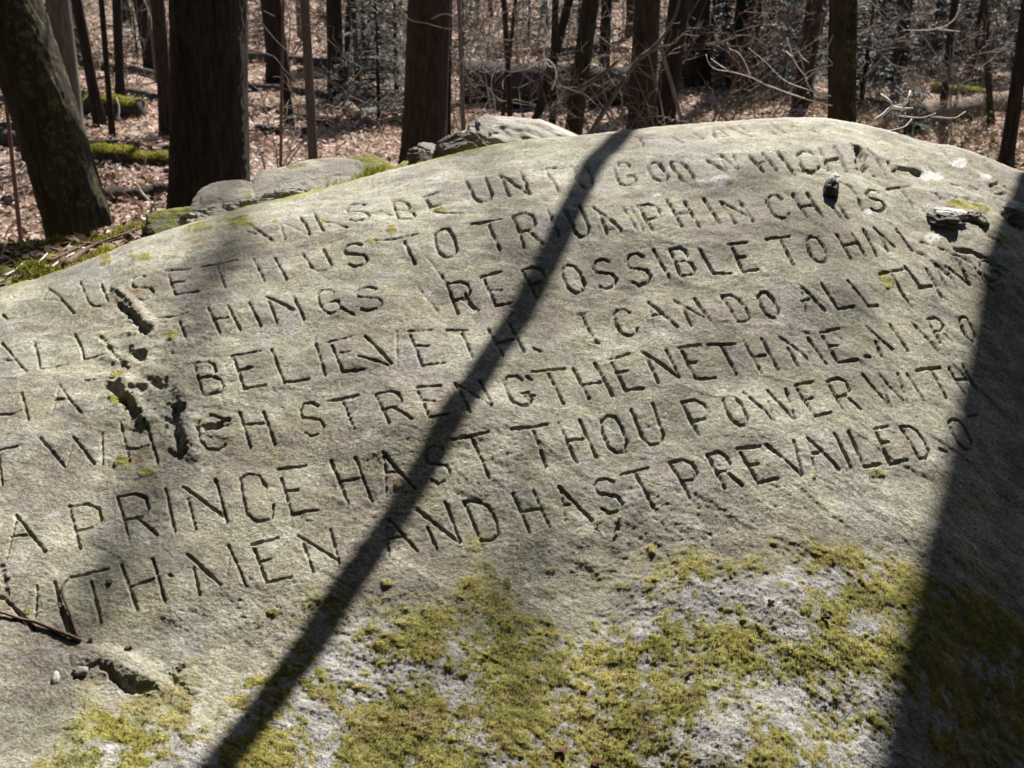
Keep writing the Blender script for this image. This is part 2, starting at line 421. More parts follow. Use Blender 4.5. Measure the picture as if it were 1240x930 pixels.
# letter boxes in the photo: (letter, top-left, top-right, bottom-left, depth factor)
LET = [
 ('S', (416,246), (441,242), (424,272), 1), ('B', (473,240), (495,240), (482,263), .8), ('U', (564,217), (586,212), (577,247), 1.1),
 ('O', (693,203), (711,200), (703,232), .9), ('G', (741,200), (762,197), (751,227), 1), ('O', (781,199), (799,196), (794,224), 1), ('D', (811,197), (828,196), (828,224), 1),
 ('C', (961,189), (983,184), (972,213), 1),
 ('S', (155,338), (176,331), (166,363), .8), ('U', (366,305), (391,301), (380,331), 1), ('S', (414,300), (438,296), (423,326), 1),
 ('O', (523,283), (546,277), (533,314), 1.1), ('R', (621,266), (644,262), (635,303), 1), ('U', (684,262), (701,256), (699,293), 1),
 ('P', (772,254), (792,251), (790,287), 1), ('C', (924,241), (944,237), (938,272), 1), ('S', (1047,231), (1065,228), (1057,256), 1),
 ('G', (382,356), (404,352), (392,384), .7), ('S', (428,353), (455,346), (438,380), .9), ('R', (540,341), (565,338), (554,374), 1.1),
 ('P', (632,327), (653,322), (649,358), 1), ('O', (676,324), (697,319), (691,354), 1), ('S', (715,319), (737,314), (727,350), 1), ('S', (755,314), (778,309), (767,347), 1.1),
 ('B', (811,306), (831,303), (824,336), .9), ('O', (972,291), (990,287), (987,321), 1),
 ('B', (235,441), (262,437), (246,481), 1), ('C', (739,376), (760,371), (754,409), .9), ('D', (874,357), (893,355), (893,389), .9), ('O', (914,356), (930,351), (931,386), 1),
 ('G', (1184,318), (1198,315), (1198,342), .8),
 ('S', (360,490), (384,485), (370,529), .9), ('R', (455,480), (482,475), (472,518), .9), ('G', (605,458), (630,454), (622,496), 1.1),
 ('R', (1126,382), (1142,379), (1142,411), .9), ('O', (1164,380), (1176,378), (1179,408), .9),
 ('P', (84,614), (118,607), (97,666), 1.2), ('R', (142,602), (176,596), (156,653), 1.2), ('S', (512,546), (536,539), (523,588), 1.1),
 ('O', (723,509), (746,502), (740,552), 1.1), ('U', (764,499), (790,492), (781,542), 1.2), ('P', (825,489), (850,485), (846,531), 1),
 ('O', (871,484), (890,478), (890,523), 1.2), ('R', (1002,460), (1023,456), (1022,499), 1),
 ('D', (562,605), (590,601), (582,651), 1.2), ('S', (716,583), (742,579), (730,623), 1.2), ('P', (811,562), (835,558), (835,606), 1.1),
 ('R', (856,554), (877,550), (877,595), 1.2), ('D', (1092,515), (1111,512), (1115,554), 1.2), ('O', (1150,505), (1168,501), (1169,542), 1.1),
]
# straight strokes in the photo, written as x,y,x,y,... with an optional depth after ':'
STR = """
861,162,866,157,873,158,882,170,878,172,868,171,861,162:.9;879,153,910,170:1;893,152,908,160:.5;920,158,930,157,938,164:.8;770,169,788,171:.9;774,170,779,177:.9;945,149,956,147,972,152:.7;932,148,950,160:.8;958,149,966,156:.6;812,166,826,175:.6;838,161,852,172:.7;984,150,998,160:.6
300,271,314,279,330,290:.9;297,280,310,282:.5;338,268,344,288:.6;342,267,375,284:.4;361,258,369,268,375,284:1
379,254,385,268,392,281:.9;390,265,406,271,422,279:.7;386,262,402,250:.3;458,255,475,258:.4
512,235,535,229:1;515,238,520,247:1;519,248,532,246:1;524,254,536,257,560,259:.7
604,209,617,240:1;604,209,622,224,641,237:1.1;629,207,637,225,641,237:1;645,206,673,203:.8;661,206,677,236:.9
855,197,878,213:.9;878,213,875,200:.4;872,192,893,211:.8;893,211,888,194:.4;907,196,924,214:.8;922,192,940,212:.8;915,205,931,201:.6;940,190,951,203,961,216:.9
991,180,1003,207:1;1010,177,1025,207:1.1;998,196,1016,192:1.3
1052,177,1066,192,1075,209:1.2;1077,192,1083,204,1092,202,1115,206:1.3;1102,176,1112,184:1;1134,177,1151,191:1;1170,189,1180,201:.7;1189,195,1200,206:.6
1154,220,1164,222:1;1176,221,1187,227:1;1201,222,1211,219,1220,226:1;1203,226,1208,233,1218,231:.8;1128,199,1136,205:.6
1,356,12,354,23,358:.7;0,378,8,383,20,382,29,375:1;56,345,72,358,87,375:1;51,361,72,360:.8;56,345,51,361:.6
96,340,105,362,112,369,122,369,130,364,121,342:.8;199,327,229,324:1;202,330,211,354:.8;207,340,221,339:1;212,354,241,351:.9
242,321,260,318,285,312:1.2;262,321,272,347:.8;306,312,320,340:.7;332,310,347,340:.9;311,325,335,324:.8
455,295,480,292,506,285:.9;490,295,502,320:1.1;572,274,606,269:1.1;592,275,605,305:1;662,260,676,289:1
717,257,752,286:.9;724,266,735,289:.8;754,257,771,286:.6;764,256,778,286:.4;807,246,826,281:.9;827,245,847,281:1;816,265,834,262:.9
852,242,871,275:.9;873,248,890,275:.5;872,245,904,265:.9;895,245,912,274:.8;959,239,976,267:.9;976,237,995,265:1.1;966,254,985,251:1
1007,252,1022,270:.8;1015,221,1030,227,1040,243,1047,260:.8;1015,250,1026,266:.7;1076,226,1102,224:.7;1094,230,1106,247:.5;1134,232,1140,239:.8
0,412,15,428,31,445:.7;0,431,10,431:.5;39,408,44,425,47,442,80,437:.9;88,400,96,416,100,432,128,425:1
190,383,210,381,233,376:.9;216,387,224,408:.8;252,374,266,403:.7;276,372,291,400:.9;259,389,277,386:.9;302,369,316,396:1
326,368,336,394:.7;322,362,356,379:1.1;355,361,369,390:1;412,375,429,382:.9;505,345,530,372:.3;574,371,562,352:.8
582,335,607,329:1;586,338,600,367,622,364:1;594,350,607,350:1;655,340,652,358:.3;791,307,811,339:.9;846,304,864,331,885,331:.8
881,300,904,297:1;886,303,900,330,918,327:1;892,314,902,313:.9;927,294,955,290:.9;944,294,960,322:1
1012,288,1031,315:.9;1030,284,1047,310:1;1022,299,1037,296:.9;1045,279,1062,310:1.1;1059,276,1084,297:1.1;1067,287,1077,305:.9;1087,275,1107,301:1.1
0,502,15,502,26,497:.9;26,475,35,512:1;72,466,84,485,101,507:.6;67,486,82,486:.9;72,468,63,505:.3;102,461,120,457,135,455:1
281,431,315,427:1.1;283,435,296,473,322,468:1.1;291,450,306,447:1.1;329,425,344,465,374,461:1.1;382,417,394,457:.9
397,416,425,410:.9;402,420,415,454,441,451:1;411,431,425,430:.5;442,409,474,442:1.2;480,402,481,445:.5;435,436,472,444:.7
494,401,522,397:.8;496,405,511,442,539,440:1;504,419,518,419:1;539,397,566,396:.9;559,400,572,434:.9
591,396,609,432:.9;617,390,635,427:.9;602,414,625,409:.9;646,421,654,425:1.5;699,377,708,376:1;705,378,722,415:1;718,415,726,416:1
784,366,820,399:.9;790,384,801,382:.8;786,370,791,400:.3;821,367,837,396:.9;816,364,860,389:.9;841,361,860,389:1
966,346,1000,376:.9;971,365,981,362:.9;970,352,976,380:.4;992,345,1015,374,1034,372:.8;1025,342,1052,371,1064,369:1
1065,332,1094,326:1.2;1080,332,1107,370:.8;1096,322,1116,346:1.4;1122,324,1142,357:1.2;1114,346,1131,344:1;1135,320,1147,345:1
1146,320,1161,346:.7;1147,320,1177,341:1.2;1160,312,1177,340:1
0,553,24,549:1;2,560,6,595:.8;51,540,80,571:1.1;82,571,93,538:.3;91,536,115,565:1.1;125,530,125,565:.7
147,515,157,560:.7;177,513,191,562:1.1;150,545,165,545,180,540:1.1;240,520,242,535,252,544,265,544,272,538:1;240,515,255,503,268,507:.9
290,500,302,540:1;319,499,332,536:1.1;298,515,322,513:1.1;397,486,434,481:1.2;416,489,429,522:.7
504,472,534,470:1;507,478,520,511,545,507:.9;512,489,526,491:1;551,466,570,504:1;551,466,596,494:.7;581,463,596,494:.8
635,481,647,480:1;637,457,643,461:1.4;644,451,684,446:1.3;664,453,682,489:1;694,445,713,485:1;720,440,741,482:1.1;704,467,727,465:1.1
736,437,762,431:1.1;740,442,757,476,779,474:1;746,455,759,454:1;782,437,797,467:1.1;776,429,822,459:1.4;806,427,822,458:.8
822,424,847,419:1.2;825,427,842,460,866,457:1;832,441,842,440:1;857,418,890,415:1.1;874,419,892,452:1;900,412,922,450:.9;922,409,942,445:1;909,431,927,429:1
954,420,967,442:.8;945,407,982,435:.9;982,435,980,407:.4;980,407,1002,439:.7;994,401,1017,397:1.1;997,405,1016,437,1039,435:1.1;1004,417,1016,417:1
1049,430,1055,430:1.3;1050,394,1082,420:.9;1062,412,1070,429:1;1080,390,1102,421:.9;1107,386,1136,417:.7;1195,388,1205,392:1
22,629,56,672:1.3;22,631,17,652,9,680:.6;16,654,40,651:1.2;200,591,211,642:1.3;226,602,236,637:1;221,587,269,622:1.3;260,579,274,629:1.2
322,588,313,573,300,571,290,577,293,597,298,620,310,628,327,624,330,608:1.2;336,564,369,561:1.1;340,575,352,619,385,614:1.1;346,591,360,590:1.1
400,556,421,607:1;430,554,449,604:1.1;410,581,434,577:1;464,549,503,592:1.1;467,570,479,570:1;465,552,467,598:.4
547,535,570,531,592,526:1.2;572,534,592,579:1;620,523,640,521,662,516:1.2;644,523,661,565:1;676,513,698,561:1.1;702,510,722,555:1.1;686,535,707,532:1.2
900,475,936,512:1.1;936,512,930,487:.5;930,472,961,509:1.1;952,469,962,509:.9;964,465,985,461:1;966,469,986,506,1006,501:1.1;976,484,984,482:1
1046,452,1080,490:1;1080,490,1072,465:.6;1066,450,1100,485:.8;1089,447,1101,485:.6;1101,447,1122,482:1.1;1114,444,1145,440:1.2;1132,444,1151,477:1.1
1156,440,1176,472:1;1172,435,1190,465:1;1164,453,1180,452:1
2,722,39,757:1.4;45,711,41,746:.7;66,706,81,760:1.1;86,700,131,690:1.4;110,705,121,750:1.1;147,685,165,735:1.1;184,676,199,727:1.3;157,710,186,701:1.4;204,695,207,697:1.5
226,669,266,705:1.5;234,687,241,717:1.2;277,670,272,704:.5;275,657,297,705:1.3;304,655,336,646:1.3;307,660,322,701,352,695:1.2;315,675,328,672:1.1
365,650,379,690:1;360,643,409,677:1.2;399,637,410,680:1.1;470,625,467,640,470,670:1;470,625,505,665:1;468,650,487,646:1
517,637,529,662:1.2;505,616,556,654:1.5;539,607,557,653:1.2;621,596,642,642:1.1;646,594,666,637:1.1;629,617,654,615:1.1
677,590,717,630:1.5;682,611,693,610:.8;679,593,685,632:.4;751,576,785,568:1.1;769,575,791,617:1.1;892,547,919,544:1.3;896,551,917,586,941,581:1.1;906,566,917,565:1
927,542,970,577:1.2;960,536,970,575:.9;977,532,1016,569:1.2;982,551,991,550:1.1;978,535,987,578:.7;1009,527,1030,567:1.1;1026,525,1046,566,1067,561:1.3
1059,520,1076,515:1.1;1061,524,1079,561,1099,556:1.2;1069,536,1077,535:1;1142,540,1151,544:1.6;1178,500,1190,497:.8
517,312,540,340:.3
"""
strokes = []                                            # (pixel polyline, depth factor)
for ch, TL, TR, BL, dep in LET:
    TL, TR, BL = (np.array(p, float) for p in (TL, TR, BL))
    for pl in FONT[ch]:
        strokes.append(([tuple(BL + x * (TR - TL) + y * (TL - BL)) for x, y in pl], dep))
for it in STR.replace('\n', ';').split(';'):
    if not it.strip(): continue
    c, d_ = it.split(':')
    c = [float(q) for q in c.split(',')]
    strokes.append((list(zip(c[0::2], c[1::2])), float(d_)))

# ------------------------------------------------------------------ boulder mesh
NC, NR = 1080, 680
s_in = np.linspace(-0.60, 0.60, NC)
s_cols = np.concatenate([-np.geomspace(1.5, 0.602, 80), s_in, np.geomspace(0.602, 1.5, 100)])
ncol = len(s_cols)
yf_ = np.linspace(0, 1, 500)
Ygrid = np.empty((NR + 40 + 40, ncol))
y0 = y_sil(s_cols)
# rows spread evenly over the face as it is seen, then coarser ones round the back and down the front
yy = 0.86 + (y0[None, :] - 0.86) * yf_[:, None]
vv = proj(s_cols[None, :] * yy, yy, zb(s_cols[None, :] * yy, yy))[1]
for j in range(ncol):
    v_ = vv[:, j]
    vt = np.linspace(v_[0], v_[-1], NR)
    Ygrid[40:40 + NR, j] = np.interp(-vt, -v_, yy[:, j])
Ygrid[:40] = 0.28 + (0.857 - 0.28) * (np.arange(40) / 40.0)[:, None]
Ygrid[40 + NR:] = y0[None, :] + 0.75 * ((np.arange(1, 41) / 40.0)[:, None]) ** 1.3
BX = s_cols[None, :] * Ygrid
BZ = zb(BX, Ygrid)
P = np.stack([BX, Ygrid, BZ], -1)
N = nrm(P)
U, Vp = proj(P[..., 0], P[..., 1], P[..., 2])
X_, Y_ = P[..., 0], P[..., 1] * 1.12
front = sm(0.0, 0.12, y0[None, :] - Ygrid)                # fade the relief out at the skyline

# natural relief
nb0 = fbm(X_ * 4 + 22, Y_ * 4 + 5, 2)
h = 0.020 * fbm(X_ * 2.1 + 3, Y_ * 2.1, 3) * (0.25 + 0.75 * front)
h += 0.0050 * fbm(X_ * 8, Y_ * 8 + 4, 3) * (0.4 + 0.6 * front)
ca, sa = math.cos(R(28)), math.sin(R(28))
Xr, Yr = X_ * ca - Y_ * sa, (X_ * sa + Y_ * ca)
rough = 0.55 + 0.8 * 0.5 * sm(-0.1, 0.35, fbm(X_ * 3 + 9, Y_ * 3, 2))
rough += 1.3 * np.exp(-(((U - 190) / 75) ** 2 + ((Vp - 470) / 110) ** 2))
rough += 0.8 * sm(1040, 1180, U) * sm(400, 250, Vp)
rough *= 1 - 0.45 * sm(1100, 1200, U) * sm(380, 450, Vp)
h += 0.0012 * rough * fbm(Xr * 34, Yr * 44, 3, 0.6)
h += 0.0008 * (0.5 + 0.5 * rough) * fbm(Xr * 130, Yr * 165, 2, 0.7) + 0.00055 * fbm(Xr * 270, Yr * 330, 2, 0.8)
h += 0.0008 * fbm(X_ * 45 + 3, Y_ * 60, 3, 0.6) * sm(-0.3, 0.3, nb0)
pits = pn(X_ * 75 + 31, Y_ * 75); h -= 0.0011 * sm(0.38, 0.55, pits) * rough
# bedding edges: shallow steps running down to the right
st = fbm(Xr * 3.0, Yr * 9.0 + 2, 3)
h += 0.0018 * sm(0.06, 0.14, st) * sm(0.5, 0.1, np.abs(st)) * 0.5 * (0.3 + 0.7 * front)

def seg_field(pl, width, rough_w=0.0, full=None):
    """distance field to a polyline traced in the photo, measured on the stone; returns indices, distance"""
    q = hit([p[0] for p in pl], [p[1] for p in pl])
    u0 = min(p[0] for p in pl) - 14; u1 = max(p[0] for p in pl) + 14
    v0 = min(p[1] for p in pl) - 14; v1 = max(p[1] for p in pl) + 14
    # column range from azimuth, row range from projected height
    sl, _ = ray([u0, u0, u1, u1], [v0, v1, v0, v1])
    j0 = max(0, np.searchsorted(s_cols, sl.min()) - 2); j1 = min(ncol, np.searchsorted(s_cols, sl.max()) + 2)
    sub = Vp[:, j0:j1]
    rows = np.where(((sub > v0) & (sub < v1)).any(axis=1))[0]
    rows = rows[(rows >= 38) & (rows < 40 + NR + 4)]
    if len(rows) == 0 or j1 <= j0: return None
    i0, i1 = rows[0], rows[-1] + 1
    Q = P[i0:i1, j0:j1]
    D = np.full(Q.shape[:2], 9.0)
    for a_, b_ in zip(q[:-1], q[1:]):
        ab = b_ - a_; t = np.clip(((Q - a_) @ ab) / (ab @ ab + 1e-12), 0, 1)
        D = np.minimum(D, np.linalg.norm(Q - a_ - t[..., None] * ab, axis=-1))
    return (slice(i0, i1), slice(j0, j1)), D

groove = np.zeros_like(h)
jit = 0.0014 * fbm(X_ * 150, Y_ * 150 + 7, 2)            # ragged chisel edges
jx, jy = 0.0016 * fbm(X_ * 60 + 11, Y_ * 60, 2), 0
wear = 0.85 + 0.8 * fbm(X_ * 40 + 1, Y_ * 40 + 6, 2)    # strokes fade and deepen along their length
wear = np.clip(wear, 0.35, 1.35)
for pl, dep in strokes:
    r_ = seg_field(pl, 0.005)
    if r_ is None: continue
    sl, D = r_
    far = float(np.interp(np.mean([p[1] for p in pl]), [200, 330, 620], [1.55, 1.22, 1.0]))
    w = (0.0018 + 0.0005 * dep) * far
    D = D + jit[sl] + jx[sl] * 0.5
    prof = np.clip(1 - D / w, 0, 1)
    groove[sl] = np.maximum(groove[sl], (0.0036 * dep + 0.0008) * far * far * (prof ** 0.75) * wear[sl])
h -= groove
# natural cracks and holes: (pixel polyline, half width, depth)
CRK = [([(1080, 198), (1092, 203), (1104, 204), (1116, 207)], .005, .010), ([(1098, 190), (1112, 196)], .004, .006), ([(1039, 176), (1043, 190), (1045, 204)], .011, .030), ([(131, 348), (145, 358), (158, 370)], .005, .006), ([(143, 368), (160, 382), (176, 399)], .006, .010), ([(120, 405), (135, 425), (151, 441)], .004, .005),
       ([(186, 462), (197, 470)], .010, .018), ([(165, 474), (172, 476)], .011, .014), ([(132, 466), (143, 478), (152, 488)], .009, .016), ([(150, 484), (166, 505)], .008, .012),
       ([(212, 494), (213, 520), (219, 549)], .009, .018), ([(253, 519), (264, 516)], .010, .014), ([(155, 422), (170, 432)], .008, .008),
       ([(100, 806), (118, 801), (132, 812), (146, 826), (163, 834), (182, 832)], .005, .006), ([(200, 815), (230, 840)], .008, .006), ([(0, 690), (8, 720)], .005, .004),
       ([(1063, 165), (1072, 172)], .010, .010), ([(1138, 262), (1175, 268)], .010, .008), ([(1160, 300), (1190, 312), (1215, 330)], .006, .007), ([(1110, 300), (1150, 330)], .005, .005),
       ([(1168, 300), (1200, 322)], .006, .007), ([(1120, 290), (1170, 312), (1205, 350)], .005, .006), ([(1180, 270), (1210, 300)], .006, .006), ([(1130, 232), (1190, 245)], .005, .005),
       ([(960, 211), (985, 213)], .006, .005)]
for pl, w, dep in CRK:
    r_ = seg_field(pl, w)
    if r_ is None: continue
    sl, D = r_
    D = D * (1 + 0.9 * fbm(X_[sl] * 45 + 3, Y_[sl] * 45 + w * 900, 3)) + 2.2 * jit[sl] + 3.0 * jx[sl]
    h[sl] -= 0.62 * dep * sm(1.3 * w, 0.1 * w, D)
# raised lips: (polyline, half width, height)
LIP = [([(140, 352), (165, 372), (182, 392)], .012, .006), ([(150, 458), (166, 488), (180, 512)], .012, .007), ([(222, 470), (228, 520), (232, 550)], .014, .005),
       ([(110, 790), (150, 805), (185, 820)], .02, .008), ([(128, 428), (150, 432)], .015, .004), ([(1085, 200), (1110, 200)], .016, .007), ([(838, 225), (880, 222)], .014, .003)]
for pl, w, ht in LIP:
    r_ = seg_field(pl, w)
    if r_ is None: continue
    sl, D = r_
    h[sl] += ht * sm(1.4 * w, 0.1 * w, D + 2 * jx[sl])

# ---- cover: moss, grey lichen, white lichen
nb = fbm(X_ * 5.5 + 2, Y_ * 5.5, 4, 0.6); nm = fbm(X_ * 17 + 5, Y_ * 17 + 1, 4, 0.65); nf = fbm(X_ * 70, Y_ * 70, 3, 0.6)
bu = [-200, 0, 60, 100, 125, 200, 260, 330, 380, 470, 540, 600, 650, 720, 850, 950, 1070, 1130, 1240, 1400]
bv = [1000, 975, 905, 815, 812, 850, 850, 790, 752, 738, 722, 700, 722, 728, 682, 668, 668, 684, 700, 720]
zone = Vp - np.interp(U, bu, bv) + 75 * nb + 22 * nm
zone = sm(-26, 30, zone + 14 * nf)
def blobs(lst):
    s_ = np.zeros_like(U)
    for (cu, cv, ru, rv, am) in lst:
        s_ = np.maximum(s_, am * np.exp(-((U - cu) / ru) ** 2 - ((Vp - cv) / rv) ** 2))
    return s_
# where the photo shows moss or grey lichen inside the overgrown zone
pm = blobs([(165, 850, 70, 60, 1), (80, 915, 60, 30, .8), (330, 905, 90, 40, .7), (400, 800, 28, 60, .5), (500, 770, 60, 45, .8), (480, 890, 80, 60, .9), (600, 770, 65, 60, 1),
            (620, 850, 70, 60, .8), (740, 800, 90, 50, .8), (880, 680, 60, 16, .9), (1010, 660, 40, 18, 1), (1030, 730, 55, 28, 1), (980, 680, 70, 14, .7), (1110, 720, 35, 60, .9), (860, 790, 60, 50, .7),
            (1090, 790, 60, 40, .9), (960, 810, 60, 22, .8), (780, 890, 70, 40, .8), (830, 850, 50, 30, .7), (940, 905, 60, 30, .6), (1050, 880, 40, 30, .6), (1180, 800, 60, 90, .5)])
plc = blobs([(430, 800, 48, 52, 1), (395, 860, 30, 40, .7), (545, 812, 28, 34, .9), (250, 905, 40, 50, .6), (690, 770, 50, 20, .7), (1000, 700, 62, 20, 1), (905, 720, 50, 30, .9),
             (940, 850, 70, 34, 1), (1050, 760, 34, 26, .7), (720, 850, 40, 40, .7), (640, 900, 40, 30, .5), (850, 905, 60, 30, .8), (1060, 850, 50, 50, .8), (870, 740, 60, 26, .7),
             (780, 740, 60, 20, .6), (1080, 905, 60, 40, .8)])
bal = 0.75 * pm - 0.85 * plc + 0.85 * nm + 0.40 * nb + 0.55 * nf + 0.15
moss = zone * sm(-0.38, 0.50, bal + 0.45 * nf)
lich = zone * sm(0.30, -0.10, bal + 0.5 * nf)
crest = y0[None, :] - Ygrid
cm = sm(0.10, 0.0, crest + 0.05 * nm) * sm(460, 520, U) * sm(720, 640, U) + 0.9 * sm(0.07, 0.0, crest + 0.06 * nm) * sm(180, 260, U) * sm(480, 400, U)
cm = np.maximum(cm, 0.8 * sm(0.06, 0.0, crest + 0.10 * nm) * sm(190, 120, U))
spots = blobs([(140, 447, 10, 7, 1.2), (205, 403, 9, 7, 1), (142, 487, 7, 10, 1.1), (220, 545, 9, 7, 1), (150, 560, 15, 9, 1), (178, 572, 12, 7, .9), (455, 295, 14, 4, 1), (476, 281, 7, 7, 1),
               (535, 252, 14, 3, .9), (388, 263, 9, 5, 1), (333, 266, 8, 4, .8), (1075, 342, 9, 7, 1.1), (1068, 335, 6, 8, 1), (1182, 252, 22, 8, 1.1), (1160, 245, 16, 6, 1), (1062, 572, 12, 5, 1), (470, 704, 9, 6, .8),
               (615, 702, 6, 12, .9), (246, 510, 8, 7, .8), (700, 467, 6, 6, .6), (986, 575, 4, 9, .6), (290, 268, 30, 10, .8), (240, 275, 34, 8, .7), (130, 317, 9, 10, 1), (170, 312, 22, 5, .8), (1010, 330, 8, 8, .6),
               (1210, 292, 12, 10, .7), (1185, 505, 5, 5, .5), (790, 660, 8, 12, .6), (270, 548, 8, 6, .5), (33, 738, 8, 8, .7), (1000, 250, 20, 8, .4), (330, 735, 14, 5, .6)])
moss2 = sm(0.42, 0.7, spots + 0.45 * nm + 0.25 * nf)
moss = np.clip(np.maximum(moss, np.maximum(moss2, sm(0.35, 0.65, cm + 0.5 * nm))), 0, 1)
lich = lich * (1 - moss)
white = sm(0.40, 0.75, blobs([(872, 222, 13, 7, 1.2), (851, 226, 9, 5, .9), (1130, 208, 17, 7, 1.1), (1162, 196, 13, 6, 1.1), (1133, 283, 12, 6, 1.2), (525, 213, 18, 4, .7), (515, 352, 14, 10, .6),
               (372, 470, 7, 4, .9), (1052, 256, 9, 6, .8), (795, 240, 9, 4, .8), (150, 340, 22, 8, .6), (1195, 212, 10, 5, .9), (384, 578, 7, 8, .7), (120, 562, 5, 8, .8), (780, 520, 12, 10, .5), (1072, 500, 18, 8, .45),
               (440, 530, 20, 12, .5), (1080, 380, 26, 10, .5)]) + 0.35 * nf + 0.2 * nm)
ochre = sm(0.45, 0.8, blobs([(240, 290, 30, 7, .9), (165, 350, 12, 8, .7), (170, 555, 14, 14, .7), (1085, 170, 14, 8, .6), (350, 680, 16, 10, .5), (300, 600, 20, 10, .5), (705, 628, 10, 6, .7)]) + 0.5 * nm)
h += moss * (0.0010 + 0.0014 * nf + 0.0015 * nm)
h += lich * (0.0003 + 0.0010 * (0.3 + fbm(X_ * 95 + 4, Y_ * 95, 3, 0.7)))
PB = P + N * h[..., None]
boulder = link('boulder', mesh_np('boulder', PB.reshape(-1, 3), [grid_faces(PB.shape[0], ncol)]), M['boulder'])
tag(boulder, 'huge grey-tan boulder with lines of scripture carved across its sloping mossy face', 'boulder')
for nm_, ar in (('moss', moss), ('lichen', lich), ('white', white * (1 - moss)), ('ochre', ochre)):
    fattr(boulder.data, nm_, ar)

# normals of the finished surface for things growing or lying on it
def surf(u, v, lift=0.0):
    """point on the finished boulder nearest the photo pixel"""
    b_ = hit(u, v)[0]
    j = int(np.clip(np.searchsorted(s_cols, b_[0] / b_[1]), 0, ncol - 1))
    i = int(np.argmin(np.abs(Ygrid[:, j] - b_[1])))
    return PB[i, j] + N[i, j] * lift

def blades_on(mask, count, ln, wd, name, mt, tone_base, label, lean=0.9, cells=(40, 40 + NR)):
    w_ = mask[cells[0]:cells[1]].ravel().astype(float)
    vis = ((U > -60) & (U < 1300) & (Vp < 1010))[cells[0]:cells[1]].ravel()
    w_ = w_ ** 1.5 * vis * (w_ > 0.35)
    idx = rng.choice(len(w_), count, p=w_ / w_.sum())
    Q = PB[cells[0]:cells[1]].reshape(-1, 3)[idx]; NN = N[cells[0]:cells[1]].reshape(-1, 3)[idx]
    tb = tone_base[cells[0]:cells[1]].ravel()[idx]
    Q = Q + rng.normal(0, 0.0009, Q.shape)
    d = NN + rng.normal(0, lean * 0.6, Q.shape); d /= np.linalg.norm(d, axis=1)[:, None]
    side = np.cross(d, rng.normal(0, 1, Q.shape)); side /= np.linalg.norm(side, axis=1)[:, None]
    L = ln * rng.uniform(0.5, 1.5, (count, 1)); Wd = wd * rng.uniform(0.6, 1.4, (count, 1))
    Q = Q - NN * 0.0008
    V = np.stack([Q - side * Wd, Q + side * Wd, Q + d * L], 1).reshape(-1, 3)
    me = mesh_np(name, V, [np.arange(count * 3).reshape(-1, 3)], False)
    fattr(me, 'tone', np.repeat(np.clip(tb + rng.normal(0, 0.22, count), 0, 1), 3))
    ob = link(name, me, mt, boulder); ob['kind'] = 'stuff'; ob['label'] = label
    return ob
blades_on(moss, 70000, 0.0019, 0.0006, 'moss', M['blades'], np.clip(0.46 + 0.55 * nb + 0.5 * nm, 0, 1), 'yellow-green moss growing over the foot and the hollows of the carved boulder')
blades_on(lich, 36000, 0.0013, 0.0006, 'lichen', M['lichen'], np.clip(0.5 + 0.5 * nm + 0.4 * nf, 0, 1), 'pale grey crusty lichen tufts on the lower boulder', 1.6)

# ------------------------------------------------------------------ stones
def rock_mesh(name, dims, seed, p=3.0, amp=0.12, bumpy=1.0, res=(90, 150)):
    """blocky weathered stone: superellipsoid with noise"""
    th = np.linspace(-math.pi / 2, math.pi / 2, res[0])[:, None]; ph = (np.arange(res[1]) * 2 * math.pi / res[1])[None, :]
    x = np.cos(th) * np.cos(ph); y = np.cos(th) * np.sin(ph); z = np.sin(th) + 0 * ph
    k = (np.abs(x) ** p + np.abs(y) ** p + np.abs(z) ** p) ** (-1 / p)
    V = np.stack([x * k, y * k, z * k], -1)
    n1 = fbm(x * 1.4 + seed * 3.1 + z, y * 1.4 + z * 0.7 + seed, 3) ; n2 = fbm(x * 5 + z * 4 + seed, y * 5 + seed - z * 3, 4, 0.6)
    V *= (1 + amp * 2.0 * n1 + amp * 0.7 * n2)[..., None]
    # a few flat fracture planes
    r = np.random.default_rng(seed)
    for _ in range(7):
        d = r.normal(size=3); d /= np.linalg.norm(d); c = r.uniform(0.72, 0.95)
        t = V @ d - c; V -= np.clip(t, 0, None)[..., None] * d * 0.9
    V *= np.array(dims) / 2
    if max(dims) > .12:
        V += (V / (np.linalg.norm(V, axis=-1)[..., None] + 1e-6)) * (0.0022 * fbm(V[..., 0] * 45 + seed, V[..., 1] * 45 + V[..., 2] * 60, 3, 0.6) - 0.003 * sm(.12, .3, np.abs(fbm(V[..., 0] * 9 + seed, V[..., 1] * 9 + V[..., 2] * 14, 3))) * 0.6)[..., None] * bumpy
    f = grid_faces(res[0], res[1], True)
    return mesh_np(name, V.reshape(-1, 3), [f])
def rock(name, u, v, y, dims, rot, mt, seed, label=None, cat='rock', group=None, parent=None, **kw):
    o = link(name, rock_mesh(name, dims, seed, **kw), M[mt], parent)
    o.location = tuple(at(u, v, y)) if not hasattr(u, '__len__') else tuple(u)
    o.rotation_euler = tuple(R(q) for q in rot)
    if parent is None: tag(o, label, cat, group)
    return o

